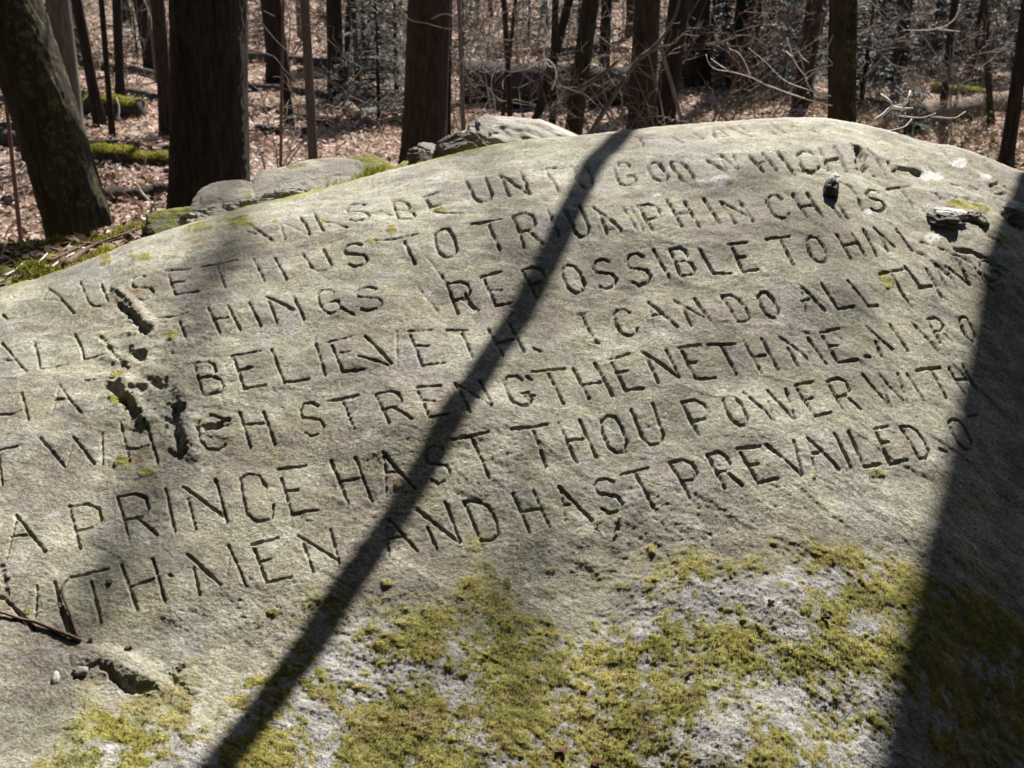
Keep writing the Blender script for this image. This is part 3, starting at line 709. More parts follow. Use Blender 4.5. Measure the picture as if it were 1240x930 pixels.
# the low mossy ledge behind the left end of the boulder
LEDGE = [(-220, 345), (-60, 312), (0, 302), (60, 295), (110, 286), (150, 275), (190, 266), (225, 262), (260, 254), (310, 246), (380, 224), (440, 206), (500, 200), (560, 192), (640, 186)]
ls, lm = ray([p[0] for p in LEDGE], [p[1] for p in LEDGE])
cs = np.linspace(ls[0], ls[-1], 260); rows_ = np.linspace(-0.42, 1.4, 90)
LYs = np.interp(cs, [-0.7, -0.5, 0.0], [2.42, 2.50, 2.72])
CY = LYs[None, :] + rows_[:, None]; CX = cs[None, :] * CY
d_ = -rows_[:, None]
LZ = H + np.interp(cs, ls, lm)[None, :] * CY - np.where(d_ > 0, 0.30 * d_ * d_ / (np.abs(d_) + 0.12), 1.5 * d_ * d_ / (np.abs(d_) + 0.1))
LZ += 0.022 * fbm(CX * 6, CY * 6, 4, 0.6) + 0.007 * fbm(CX * 30, CY * 30, 3, 0.6)
LZ = np.maximum(LZ, -0.1)
ledge = link('rock_ledge', mesh_np('rock_ledge', np.stack([CX, CY, LZ], -1).reshape(-1, 3), [grid_faces(len(rows_), len(cs))]), M['ledge'])
tag(ledge, 'low mossy rock ledge littered with sticks, behind the upper left edge of the carved boulder', 'rock')

def on_ledge(u, v):
    s, m = ray(u, v); s = float(s); m = float(m)
    for r_ in np.linspace(-0.42, 0.3, 300):
        y = float(np.interp(s, cs, LYs)) + r_
        z = H + np.interp(s, ls, lm) * y - (0.30 * r_ * r_ / (abs(r_) + 0.12) if r_ < 0 else 1.5 * r_ * r_ / (r_ + 0.1))
        if H + m * y <= z + 0.003: return np.array([s * y, y, z])
    return at(u, v, float(np.interp(s, cs, LYs)) - 0.1)

rock('flat_rock', 366, 233, 2.58, (0.31, 0.26, 0.07), (12, -9, 14), 'slab', 4, 'broad flat grey slab behind the boulder, below the thin pole tree', p=4, amp=0.06)
rock('flat_rock', 272, 246, 2.50, (0.15, 0.20, 0.06), (10, -14, 10), 'slab', 5, 'small tilted grey slab in front of the big dark tree trunk', p=4, amp=0.05, bumpy=0.3)
rock('flat_rock', 222, 270, 2.42, (0.16, 0.16, 0.035), (14, -18, 24), 'ledge', 8, 'dark thin slab with mossy top left of the tilted grey slab', p=4, amp=0.08)
rock('stone', 248, 268, 2.26, (0.10, 0.09, 0.05), (16, -10, 40), 'pale', 12, 'pale sunlit pointed stone on the moss above the word THANKS', p=3, amp=0.14)
rock('stone', 300, 256, 2.30, (0.13, 0.08, 0.05), (10, -14, 16), 'pale', 15, 'light grey chipped stone with a dark left side beside the mossy crevice', p=3, amp=0.14)
rock('stone', 345, 240, 2.34, (0.10, 0.07, 0.04), (8, -10, 10), 'pale', 21, 'small pale flake lying at the front edge of the broad flat slab', p=3, amp=0.12)
rock('flat_rock', 440, 218, 2.66, (0.20, 0.22, 0.06), (10, -6, 30), 'ledge', 18, 'moss-topped grey slab between the flat slab and the middle tree', p=4, amp=0.08)
rock('stone', 522, 195, 2.62, (0.10, 0.10, 0.07), (6, -16, 60), 'darkstone', 24, 'dark pointed stone with a bright rim at the foot of the middle tree', p=2.6, amp=0.2)
rock('stone', 562, 187, 2.60, (0.15, 0.10, 0.10), (0, -10, 15), 'darkstone', 27, 'dark craggy stone in front of the smooth pale rock hump', p=2.6, amp=0.2)
rock('boulder', 640, 180, 2.85, (0.34, 0.30, 0.14), (4, 6, 8), 'pale', 30, 'smooth pale rock hump rising behind the top of the carved boulder', 'rock', p=2.4, amp=0.07, bumpy=0.0)
rock('boulder', 592, 180, 2.82, (0.15, 0.20, 0.15), (0, -12, 10), 'pale', 33, 'pale blunt peak at the left end of the smooth rock hump', 'rock', p=2.4, amp=0.08, bumpy=0.2)

# knobs standing proud of the carved face: parts of the boulder
def knob(u, v, w, dp, ht, seed, mt, rz=0, lift=0.2, name='rock_knob', label=None):
    p_ = surf(u, v, ht * lift)
    o = rock(name, p_, 0, 0, (w, dp, ht), (20, 0, rz), mt, seed, parent=boulder, p=2.6, amp=0.26, res=(36, 48))
    if label: o['label'] = label
    return o
knob(1003, 232, 0.026, 0.05, 0.030, 43, 'knob', -10, 0.12, label='dark knob with a white cap')
knob(1007, 225, 0.020, 0.03, 0.012, 44, 'white', -10, 0.9, label='white cap of the dark knob')
knob(1144, 265, 0.060, 0.05, 0.026, 47, 'knob', 8, 0.05, label='long dark knob with a white speckled top')
knob(1148, 259, 0.055, 0.04, 0.010, 48, 'white', 8, 0.8, label='white speckled crust')
knob(1178, 264, 0.05, 0.035, 0.018, 50, 'slab', 12, 0.05)
knob(1226, 266, 0.045, 0.05, 0.032, 52, 'knob', -6, 0.1, label='dark knob half in the trunk shadow at the right edge')
knob(1224, 257, 0.044, 0.04, 0.012, 53, 'white', -6, 1.0, label='white pitted crust at the right edge')

# ------------------------------------------------------------------ twigs and crumbs lying on the boulder
def lying(name, pix, rad, mt, label, cat='twig', lift=0.0015, sides=6):
    pts = [surf(u, v, lift + dl) for (u, v, dl) in pix]
    tb = Tubes(); q = bez(pts, 5); tb.add(q, np.linspace(rad[0], rad[1], len(q)), sides)
    o = empty(name, pts[0]); tag(o, label, cat)
    k = link('stem', tb.mesh('stem', pts[0]), M[mt], o)
    return o, pts
tw, pts = lying('twig', [(98, 771, 0), (80, 765, .002), (60, 757, .0005), (42, 752, .002), (25, 748, .0005), (0, 742, 0.002), (-30, 735, 0)], (0.0026, 0.0013), 'twig_brown', 'thin reddish-brown forked twig lying at the lower left of the boulder')
tb = Tubes(); q = bez([surf(u, v, l_) for u, v, l_ in [(95, 770, .002), (86, 745, .003), (76, 722, .005), (78, 708, .004), (84, 700, .002)]], 5)
tb.add(q, np.linspace(0.0020, 0.0010, len(q)), 6); link('side_shoot', tb.mesh('side_shoot', pts[0]), M['twig_brown'], tw)
def crumb(name, u, v, dims, mt, seed, label, cat, rz=0):
    o = link(name, rock_mesh(name, dims, seed, p=3, amp=0.15, res=(14, 20)), M[mt]); o.location = tuple(surf(u, v, dims[2] * 0.45)); o.rotation_euler = (R(22), 0, R(rz)); tag(o, label, cat)
crumb('wood_chip', 65, 814, (0.008, 0.014, 0.004), 'twig_pale', 61, 'small white wood chip at the lower left of the boulder', 'wood chip', 15)
crumb('pebble', 98, 806, (0.017, 0.013, 0.008), 'pale', 63, 'rough brown pebble beside the small mossy step', 'pebble', 30)
def leaf_bit(u, v, w, seed, label, mt='redleaf'):
    r = np.random.default_rng(seed); n_ = 9
    an = np.arange(n_) * 2 * np.pi / n_; rr = w * r.uniform(0.6, 1.1, n_)
    top = np.stack([rr * np.cos(an), 0.7 * rr * np.sin(an), r.uniform(-.2, .5, n_) * w], -1); bot = top - [0, 0, 0.0006]
    V = np.vstack([[0, 0, w * .25], top, [0, 0, w * .25 - 0.0006], bot]); k = np.arange(n_)
    f = np.vstack([np.stack([0 * k, 1 + k, 1 + (k + 1) % n_], -1), np.stack([0 * k + n_ + 1, n_ + 2 + (k + 1) % n_, n_ + 2 + k], -1)])
    f2 = np.stack([1 + k, n_ + 2 + k, n_ + 2 + (k + 1) % n_, 1 + (k + 1) % n_], -1)
    o = link('leaf_fragment', mesh_np('leaf_fragment', V, [f, f2], False), M[mt]); o.location = tuple(surf(u, v, 0.0012)); o.rotation_euler = (R(26), R(r.uniform(-6, 6)), 0); tag(o, label, 'leaf')
leaf_bit(154, 783, 0.0054, 1, 'bright red-brown leaf fragment right of the forked twig')
leaf_bit(215, 804, 0.0054, 2, 'curled red-brown leaf fragment on the grey stone near the mossy step')
leaf_bit(109, 769, 0.004, 3, 'tiny dark red leaf crumb beside the fork of the twig')
leaf_bit(724, 635, 0.0042, 4, 'dark curled leaf crumb at the foot of the A in HAST')
leaf_bit(749, 630, 0.0042, 5, 'reddish leaf crumb below the S in HAST')
leaf_bit(745, 648, 0.003, 6, 'tiny red speck of leaf under the letter S')
leaf_bit(132, 705, 0.0048, 7, 'faint reddish leaf stain chip beside the T in WITH')
leaf_bit(678, 912, 0.0078, 8, 'dark curled leaf in the moss at the bottom edge')
leaf_bit(722, 925, 0.0066, 9, 'second dark leaf at the bottom edge right of the curled one')
leaf_bit(833, 818, 0.005, 10, 'tiny dark crumb on the pale lichen')
leaf_bit(997, 749, 0.006, 13, 'dark purplish crumb in the moss left of the trunk shadow')
leaf_bit(932, 731, 0.005, 14, 'small dark crumb on grey lichen above the moss')

# sticks and litter on the ledge
SK = [([(78, 327), (110, 305), (150, 290), (165, 283)], .007, 'twig_brown', 'longest brown stick along the mossy ledge'), ([(60, 322), (80, 312), (105, 301), (128, 296)], .004, 'twig_brown', 'thin stick below the thick moss on the ledge'),
      ([(30, 335), (45, 325), (58, 312)], .003, 'twig_pale', 'short pale twig standing out of the ledge litter'), ([(62, 330), (75, 320), (90, 312)], .003, 'twig_pale', 'pale bent twig next to the longest stick'),
      ([(0, 328), (20, 320), (38, 318)], .003, 'twig_brown', 'short twig at the left edge of the ledge'), ([(100, 300), (125, 300), (150, 292)], .004, 'twig_brown', 'dark stick crossing the longest stick'),
      ([(5, 340), (20, 332), (30, 322)], .003, 'twig_pale', 'whitish twig at the far left end of the boulder edge')]
for px, r_, mt, lb in SK:
    pts = [on_ledge(u, v) + [0, 0, 0.012] for u, v in px]; q = bez(pts, 4)
    tb = Tubes(); tb.add(q, np.linspace(r_, r_ * .6, len(q)), 6)
    o = link('stick', tb.mesh('stick', pts[0]), M[mt]); o.location = tuple(pts[0]); tag(o, lb, 'stick')

def leaf_field(name, X, Y, Z, size, tones, mt, label, parent=None, tilt=0.5):
    n_ = len(X)
    an = rng.uniform(0, 2 * np.pi, n_); t = rng.normal(0, tilt, (n_, 2)); sz = size * rng.uniform(0.55, 1.25, n_)
    d = np.stack([np.cos(an), np.sin(an), t[:, 0]], -1); d /= np.linalg.norm(d, axis=1)[:, None]
    s_ = np.stack([-np.sin(an), np.cos(an), t[:, 1]], -1); s_ /= np.linalg.norm(s_, axis=1)[:, None]
    nn = np.cross(d, s_); C = np.stack([X, Y, Z], -1)
    a_ = sz[:, None]; w_ = a_ * rng.uniform(0.28, 0.42, (n_, 1)); cu = a_ * rng.uniform(0.0, 0.35, (n_, 1))
    V = np.stack([C - d * a_ * .5, C + s_ * w_ + nn * cu - d * a_ * .08, C + d * a_ * .5 + nn * cu * .6, C - s_ * w_ + nn * cu - d * a_ * .08, C + d * a_ * 0.02], 1).reshape(-1, 3)
    b_ = np.arange(n_)[:, None] * 5
    f = np.concatenate([b_ + np.array([0, 1, 4]), b_ + np.array([1, 2, 4]), b_ + np.array([2, 3, 4]), b_ + np.array([3, 0, 4])])
    me = mesh_np(name, V, [f], False); fattr(me, 'tone', np.repeat(tones, 5))
    o = link(name, me, mt, parent); o['kind'] = 'stuff'; o['label'] = label
    return o
# leaves and moss on the ledge
n_ = 420
uu = rng.uniform(-40, 190, n_); sq, _ = ray(uu, 300.0)
yy_ = np.interp(sq, cs, LYs) + rng.uniform(-0.42, -0.02, n_); xx_ = sq * yy_
rr_ = yy_ - np.interp(sq, cs, LYs); zz_ = H + np.interp(sq, ls, lm) * yy_ - 0.30 * rr_ ** 2 / (np.abs(rr_) + .12) + 0.008
leaf_field('leaf_litter', xx_, yy_, zz_, 0.026, np.clip(rng.normal(.42, .25, n_), 0, 1), M['leaves'], 'dry leaf litter on the mossy ledge', ledge)
def moss_blades(name, C, Nn, ln, wd, label, parent, tb=0.4):
    n_ = len(C); d = Nn + rng.normal(0, .55, C.shape); d /= np.linalg.norm(d, axis=1)[:, None]
    side = np.cross(d, rng.normal(0, 1, C.shape)); side /= np.linalg.norm(side, axis=1)[:, None]
    L = ln * rng.uniform(.5, 1.5, (n_, 1))
    V = np.stack([C - side * wd, C + side * wd, C + d * L], 1).reshape(-1, 3)
    me = mesh_np(name, V, [np.arange(n_ * 3).reshape(-1, 3)], False); fattr(me, 'tone', np.repeat(np.clip(tb + rng.normal(0, .18, n_), 0, 1), 3))
    o = link(name, me, M['blades'], parent); o['kind'] = 'stuff'; o['label'] = label
n_ = 46000
uu = rng.uniform(-60, 640, n_); sq, _ = ray(uu, 260.0); k_ = rng.uniform(0, 1, n_)
rr_ = -0.40 + 0.46 * k_
yy_ = np.interp(sq, cs, LYs) + rr_; xx_ = sq * yy_
keep = fbm(xx_ * 7 + 3, yy_ * 7, 3) > -0.06
ri = np.clip(np.searchsorted(rows_, rr_), 0, len(rows_) - 1); ci = np.clip(np.searchsorted(cs, sq), 0, len(cs) - 1)
C_ = np.stack([xx_, yy_, LZ[ri, ci]], -1)[keep]
moss_blades('moss', C_, np.tile([0, 0, 1.0], (len(C_), 1)), 0.012, 0.0016, 'thick green moss cushions on the ledge', ledge, 0.38)

# ------------------------------------------------------------------ trees
def trunk_pts(base, top_vis, height, wob=0.02, seed=0, n=26, straight=False):
    """axis from the base through the point seen at the top of the frame and on up to the given height"""
    r = np.random.default_rng(seed)
    b_ = np.asarray(base, float); t_ = np.asarray(top_vis, float)
    d = (t_ - b_) / (t_[2] - b_[2])
    zt = np.linspace(0, 1, n) ** 1.0 * height
    # the lean eases off above the frame
    eff = zt if straight else np.where(zt < 2.2, zt, 2.2 + (zt - 2.2) * 0.8)
    Pp = b_ + np.stack([d[0] * eff, d[1] * eff, zt], -1)
    w = np.stack([fbm(zt * .45 + seed * 7.7, zt * 0 + seed, 2), fbm(zt * .45 + seed * 3.3, zt * 0 + 40 + seed, 2)], -1) * wob * 3
    Pp[:, :2] += w - w[0]
    return Pp
def grow(tb, p, d, L, r, depth, rs, up=0.25, sides=4, n=5, kink=0.22, split=(2, 4), twig_r=0.0015):
    pts = [p]; dd = d / np.linalg.norm(d); rad = [r]
    for i in range(n):
        dd = dd + rs.normal(0, kink, 3); dd[2] += up * 0.25; dd /= np.linalg.norm(dd)
        p = p + dd * L / n; pts.append(p); rad.append(max(twig_r, r * (1 - 0.75 * (i + 1) / n)))
    tb.add(pts, rad, sides, cap=False)
    if depth > 0:
        for _ in range(rs.integers(*split)):
            k = rs.integers(1, n + 1); q = pts[k]
            nd = dd + rs.normal(0, 0.75, 3); nd[2] = abs(nd[2]) * 0.7 + up * .3
            grow(tb, q, nd, L * rs.uniform(.35, .65), max(twig_r, rad[k] * .6), depth - 1, rs, up, max(3, sides - 1), n, kink, split, twig_r)

def tree(name, u, vb, y, u_top, w_px, height, mt, label, seed=0, group=None, wob=0.02, limbs=5, cat='tree', sides=14, detail=False, flare=0.35, limb_from=2.6, limb_mt=None, low_twigs=0, mossy=False, v_top=0, taper=.55, axis=None, straight=False):
    s, m = ray(u, vb)
    g = float(gz(float(s) * y, y))
    if axis is not None: g = float(gz(axis[1][0], axis[1][1]))
    bm_ = at(u, vb, y); tv = at(u_top, v_top, y)          # two points of the axis as seen
    if axis is not None: tv, bm_ = np.array(axis[0]), np.array(axis[1])
    d = (tv - bm_) / (tv[2] - bm_[2])
    base = bm_ + d * (g - 0.05 - bm_[2])
    r0 = w_px / F * math.hypot(y, 0.3) / 2
    pts = trunk_pts(base, tv, height, wob * r0 * 6, seed, 60 if detail else 22, straight)
    root = empty(name, (base[0], base[1], g)); tag(root, label, cat, group)
    zt = pts[:, 2] - pts[0, 2]
    rad = r0 * (1 - (1 - taper) * zt / height) * (1 + flare * np.exp(-zt / (r0 * 2.2)))
    rad *= 1 + 0.05 * fbm(zt * 3 + seed, zt * 0 + seed, 2)
    if detail:
        nz, na = (260, 100) if y < 7 else (140, 56)
        zi = np.concatenate([np.linspace(0, 2.6, nz), np.linspace(2.64, height, 40)])
        PX = np.stack([np.interp(zi, zt, pts[:, k]) for k in range(3)], -1); RR = np.interp(zi, zt, rad)
        an = np.arange(na) * 2 * np.pi / na
        A, Z = np.meshgrid(an, zi)
        # ridged bark: vertical furrows that wander and merge; sample noise on the cylinder
        cx, cy = np.cos(A), np.sin(A)
        warp = 0.35 * fbm(cx * 2 + seed, Z * 3 + cy * 2, 2)
        f1 = fbm((A + warp) * (r0 * 2 / .03) / 2, Z * 4.0 + seed, 3, 0.6)
        f1 = np.where(np.abs(A - np.pi) > np.pi - 0.25, f1 * (np.pi - np.abs(A - np.pi)) / 0.25, f1)
        rg = 1 - np.abs(f1) * 2.4
        lob = 0.10 * fbm(cx * 1.3 + seed * 2, cy * 1.3 + Z * .35, 2) + np.exp(-Z / (r0 * 1.6)) * 0.22 * np.cos(A * 5 + seed)
        Rr = RR[:, None] * (1 + lob) + 0.007 * rg
        V = np.stack([PX[:, 0][:, None] + Rr * cx, PX[:, 1][:, None] + Rr * cy, PX[:, 2][:, None] + 0 * A], -1)
        me = mesh_np('trunk', V.reshape(-1, 3) - [base[0], base[1], g], [grid_faces(len(zi), na, True)])
        if mossy:
            # moss keeps to the upper (right) side of the leaning trunk
            side = cx * 0.9 + cy * -0.35
            fattr(me, 'moss', sm(0.0, 0.75, side + 0.5 * fbm(A * 2, Z * 3, 3)) * 0.95 + 0.30 * sm(0.0, .3, fbm(A * 1.5 + 4, Z * 2.2, 3)))
        link('trunk', me, M[mt], root)
    else:
        tb = Tubes(); tb.add(pts, rad, sides); link('trunk', tb.mesh('trunk', (base[0], base[1], g)), M[mt], root)
    rs = np.random.default_rng(seed + 500)
    if limbs:
        tb = Tubes()
        for _ in range(limbs):
            k = np.interp(rs.uniform(limb_from, height * .97), zt, np.arange(len(zt))); k = int(k); an = rs.uniform(0, 6.28)
            rr = rad[k] * rs.uniform(.25, .45)
            grow(tb, pts[k], np.array([math.cos(an), math.sin(an), rs.uniform(.3, .9)]), rs.uniform(.12, .26) * height, rr, 2, rs, 0.4, 5, 5, .16, (2, 4), 0.003)
        link('crown', tb.mesh('crown', (base[0], base[1], g)), M[limb_mt or mt], root)
    if low_twigs:
        tb = Tubes()
        for _ in range(low_twigs):
            k = int(np.interp(rs.uniform(.3, 1.7), zt, np.arange(len(zt)))); an = rs.uniform(0, 6.28)
            grow(tb, pts[k], np.array([math.cos(an), math.sin(an), rs.uniform(-.1, .4)]), rs.uniform(.4, 1.0), min(.006, rad[k] * .4), 2, rs, 0.1, 4, 5, .25, (2, 4), 0.0013)
        link('twigs', tb.mesh('twigs', (base[0], base[1], g)), M['twig'], root)['kind'] = 'stuff'
    return root, base, pts, rad

tree('tree', 99, 285, 5.3, 8, 76, 11, 'bark_moss', 'thick leaning tree with green moss down its right side, at the left edge', 1, detail=True, mossy=True, limbs=6, limb_from=4.5, wob=0.01)
tree('tree', 256, 240, 5.9, 253, 88, 13, 'bark_dark', 'massive dark upright trunk behind the flat grey slabs', 2, detail=True, limbs=7, limb_from=5, wob=0.004)
tree('tree', 513, 188, 8.0, 520, 48, 13, 'bark_brown', 'straight brown trunk in the middle, behind the dark pointed stone', 3, detail=True, limbs=6, limb_from=5, wob=0.006)
tree('tree', 540, 150, 9.4, 543, 14, 9, 'bark_dark', 'dark narrow trunk hidden just behind the middle brown trunk', 4)
tree('tree', 84, 130, 8.6, 66, 27, 10, 'bark_grey', 'grey trunk with a sunlit right edge rising behind the mossy leaning tree', 5, sides=20)
tree('tree', 119, 140, 12.0, 90, 13, 9, 'bark_dark', 'black trunk leaning left beyond the mossy leaning tree', 6, wob=.05)
tree('tree', 135, 152, 11.2, 120, 7, 7, 'bark_dark', 'slim dark sapling leaning left, left one of the crossing pair', 7, wob=.06)
tree('tree', 146, 122, 13.2, 141, 11, 9, 'bark_dark', 'dark trunk right of the crossing slim sapling', 8)
tree('tree', 203, 152, 11.3, 190, 17, 10, 'bark_brown', 'reddish-brown trunk just left of the massive dark trunk', 9, sides=18)
tree('tree', 30, 165, 9.8, -6, 15, 8, 'bark_dark', 'dark trunk leaning left at the left edge, half hidden by the mossy tree', 10, wob=.05)
tree('sapling', 22, 262, 6.2, 10, 6, 2.0, 'twig_brown', 'short thin brown sapling between the left edge and the mossy leaning tree', 11, limbs=0, v_top=150, taper=.5, cat='sapling')
tree('sapling', 379, 200, 7.4, 369, 12, 5.2, 'bark_grey', 'thin pale pole tree standing behind the broad flat slab', 12, limbs=4, cat='sapling', taper=.6)
tree('tree', 408, 113, 14.6, 406, 19, 10, 'bark_dark', 'dark double-width trunk left of the small brown stem', 13)
tree('tree', 418, 117, 14.0, 423, 7, 8, 'bark_dark', 'slim dark stem touching the dark trunk', 14)
tree('tree', 350, 145, 11.8, 338, 10, 6, 'bark_dark', 'slim dark tree leaning left between the massive trunk and the pole tree', 15, wob=.08)
tree('sapling', 434, 118, 13.5, 428, 7, 5, 'bark_brown', 'small brown stem in front of the dark green hemlock', 16, cat='sapling')
tree('sapling', 340, 195, 8.0, 343, 4, 3, 'twig_brown', 'very thin brown stem left of the pale pole tree', 17, limbs=2, cat='sapling')
tree('sapling', 561, 160, 9.6, 556, 6, 3.6, 'twig', 'pale thin sapling standing just right of the middle brown trunk', 18, limbs=2, low_twigs=5, cat='sapling')
tree('sapling', 617, 146, 10.6, 612, 7, 5, 'bark_brown', 'thin brown sapling above the smooth rock hump', 19, limbs=3, low_twigs=4, cat='sapling', wob=.07)
tree('sapling', 608, 146, 10.9, 622, 5, 4.5, 'bark_brown', 'thinner brown sapling leaning right behind the rock hump', 20, limbs=2, low_twigs=3, cat='sapling', wob=.07)
tree('tree', 648, 152, 10.4, 690, 11, 7, 'bark_dark', 'dark slender tree leaning right above the right end of the rock hump', 21, wob=.05)
tree('sapling', 669, 150, 10.8, 673, 9, 5, 'bark_dark', 'upright dark stem behind the slender leaning tree', 22, cat='sapling')
tree('tree', 695, 156, 9.7, 716, 19, 9, 'bark_moss', 'medium olive-brown trunk leaning slightly right, near the shadow top', 23, detail=True, mossy=True, wob=.015)
T18 = tree('tree', 774, 160, 8.6, 783, 31, 8.3, 'bark_brown', 'broad reddish-brown trunk above the head of the diagonal shadow', 24, detail=True, limb_from=4, wob=.01)
# unseen limbs added far above the picture, shaped to throw the faint soft shades
for n_l, (path_, k0, r_) in enumerate([([(300, 280), (280, 300), (250, 335), (205, 378)], 8.6, .008), ([(175, 590), (140, 650), (95, 730), (60, 820), (20, 900)], 9.0, .014), ([(650, 600), (625, 650), (595, 730), (560, 800)], 8.4, .006), ([(1010, 300), (905, 390), (840, 470), (800, 520)], 9.6, .006)]):
    q_ = [hit(u_, v_)[0] + SD * k0 for u_, v_ in path_]
    j_ = int(np.argmin(np.abs(T18[2][:, 2] - (q_[0][2] - .6))))
    q_ = bez([T18[2][j_]] + q_, 4)
    tb = Tubes(); tb.add(q_, np.linspace(r_ * 1.2, r_ * .7, len(q_)), 7)
    rs_ = np.random.default_rng(80 + n_l)
    for i_ in range(6, len(q_) - 1, 4):
        grow(tb, q_[i_], np.array([rs_.normal(0, .5), rs_.normal(0, .5), .3]), .5, r_ * .4, 1, rs_, .3, 4, 4, .2, (2, 4), .003)
    link('limb', tb.mesh('limb', T18[0].location), M['bark_brown'], T18[0])['kind'] = 'stuff'
tree('tree', 802, 156, 9.4, 823, 26, 7.5, 'bark_dark', 'dark trunk leaning right immediately beside the reddish-brown one', 25, sides=22)
tree('sapling', 827, 152, 9.0, 812, 5, 2.6, 'twig', 'thin greenish stem at the crest right of the paired trunks', 26, limbs=0, cat='sapling', v_top=100)
tree('tree', 893, 100, 16.5, 903, 22, 9, 'bark_dark', 'dark far trunk between the paired trunks and the white twigs', 27)
tree('tree', 972, 118, 13.8, 985, 20, 7.5, 'bark_brown', 'brown trunk left of the near straight trunk, behind the white twigs', 28, sides=18)
T23 = tree('tree', 1019, 145, 4.75, 1021, 33, 3.55, 'bark_moss', 'near straight dark-barked trunk on the crest, with bleached dead twigs to its left', 29, detail=True, mossy=True, limbs=0, wob=0.004, taper=.68, straight=True)
# unseen limb over the boulder, shaped along the sun rays to cast the diagonal shadow
PATH = [(765, 158), (740, 177), (716, 203), (702, 235), (687, 268), (671, 303), (645, 350), (614, 400), (585, 450), (560, 489), (541, 522), (508, 576), (478, 618), (448, 662), (420, 702), (345, 806), (304, 866), (262, 928)]
lp = [hit(u_, v_)[0] + SD * k_ for (u_, v_), k_ in zip(PATH, np.linspace(2.3, 1.6, len(PATH)))]
lp = [T23[2][-1] + np.array([0, 0, -.02]), 0.45 * T23[2][-1] + 0.55 * lp[0] + np.array([0, 0, .05])] + lp + [lp[-1] + (lp[-1] - lp[-2]) * 2.0, lp[-1] + (lp[-1] - lp[-2]) * 4.0]
tb = Tubes(); q_ = bez(lp, 4); tb.add(q_, np.linspace(.024, .0175, len(q_)), 12)
rs_ = np.random.default_rng(8)
link('limb', tb.mesh('limb', T23[0].location), M['bark_dark'], T23[0])
tree('tree', 1221, 175, 9.0, 1246, 17, 5.0, 'bark_dark', 'dark trunk leaning right at the right edge', 30, sides=16, limbs=2, limb_from=3.4)
tree('tree', 1199, 130, 12.2, 1192, 8, 6, 'bark_brown', 'slim stem just left of the right-edge trunk', 31, limbs=2)
tree('tree', 1143, 118, 13.0, 1156, 9, 6, 'bark_dark', 'dark stem standing behind the pale-topped fallen log', 32, limbs=2, v_top=10)
tree('tree', 1090, 95, 17.0, 1100, 12, 6.5, 'bark_dark', 'far dark trunk behind the long white twig', 33, limbs=2)
# the large tree outside the frame on the right whose shadow falls over the boulder
Q1, Q2 = hit(1240, 228)[0], hit(1082, 925)[0]
SB, SA = Q1 + SD * ((3.4 - Q1[1]) / SD[1]), Q2 + SD * ((3.4 - Q2[1]) / SD[1])
off = np.array([.23, -.08, 0])
dd_ = (SA - SB) / (SA[2] - SB[2])
tree('tree', 1452, 150, 4.7, 1452, 147, 12, 'bark_dark', 'large dark trunk just outside the right edge, shading that side of the boulder', 40, detail=True, limbs=0, wob=0.0, flare=.2, taper=.9,
     axis=(SA + off, SB + dd_ * (0.0 - SB[2]) + off), straight=True)

# ---- bleached dead twigs traced from the photo, parts of the near straight trunk
def twig_thing(name, lines, y, rad, mt, label, cat='branch', parent=None, seed=0, dy=0.12):
    r = np.random.default_rng(seed); tb = Tubes(); org = at(*lines[0][0], y)
    for ln in lines:
        q = [at(u, v, y + dy * (k / len(ln) - .5) + r.normal(0, .01)) for k, (u, v) in enumerate(ln)]
        q = bez(q, 4); tb.add(q, np.linspace(rad, rad * .4, len(q)), 5)
    if parent is not None:
        return link(name, tb.mesh(name, parent.location), M[mt], parent)
    o = link(name, tb.mesh(name, org), M[mt]); o.location = tuple(org); tag(o, label, cat); return o
troot = T23[0]
twig_thing('dead_twig', [[(1008, 128), (970, 118), (931, 104), (910, 94), (885, 87), (867, 84), (858, 76), (855, 66)], [(885, 87), (870, 78), (861, 71)], [(909, 93), (902, 76), (894, 64), (883, 59)]], 4.3, 0.0031, 'twig_pale', '', parent=troot, seed=1)
twig_thing('dead_twig', [[(1006, 116), (970, 106), (948, 96), (928, 76), (906, 58)]], 4.35, 0.0026, 'twig_pale', '', parent=troot, seed=2)
twig_thing('dead_twig', [[(1006, 116), (988, 113), (978, 101), (976, 89), (992, 82), (1008, 78), (1001, 69)], [(985, 103), (989, 90), (993, 76), (1002, 58), (1009, 42)], [(953, 46), (957, 58), (961, 71), (967, 82), (978, 96)], [(967, 62), (972, 70), (980, 76)], [(961, 71), (952, 62)]], 4.3, 0.0031, 'twig_pale', '', parent=troot, seed=3)
twig_thing('dead_branch', [[(1061, 149), (1070, 139), (1079, 130), (1096, 126), (1100, 118), (1102, 110)], [(1057, 148), (1079, 130), (1076, 121), (1067, 114)], [(1080, 130), (1092, 131), (1105, 131)]], 2.9, 0.0046, 'twig_pale', 'forked bleached dead branch sticking up just behind the right crest', seed=4)
twig_thing('dead_branch', [[(1070, 160), (1082, 157), (1096, 153), (1104, 144)], [(1087, 140), (1105, 142), (1119, 142), (1133, 137)], [(1128, 141), (1155, 143), (1169, 135)]], 3.2, 0.0026, 'twig_pale', 'thin curved pale twig low over the grass behind the right crest', seed=5, dy=.2)
twig_thing('dead_branch', [[(1162, 6), (1160, 16), (1152, 27), (1134, 35), (1110, 37), (1095, 36)], [(1134, 35), (1150, 37), (1162, 38)]], 5.2, 0.0046, 'twig_pale', 'long white upward-curving twig high on the right', seed=6)
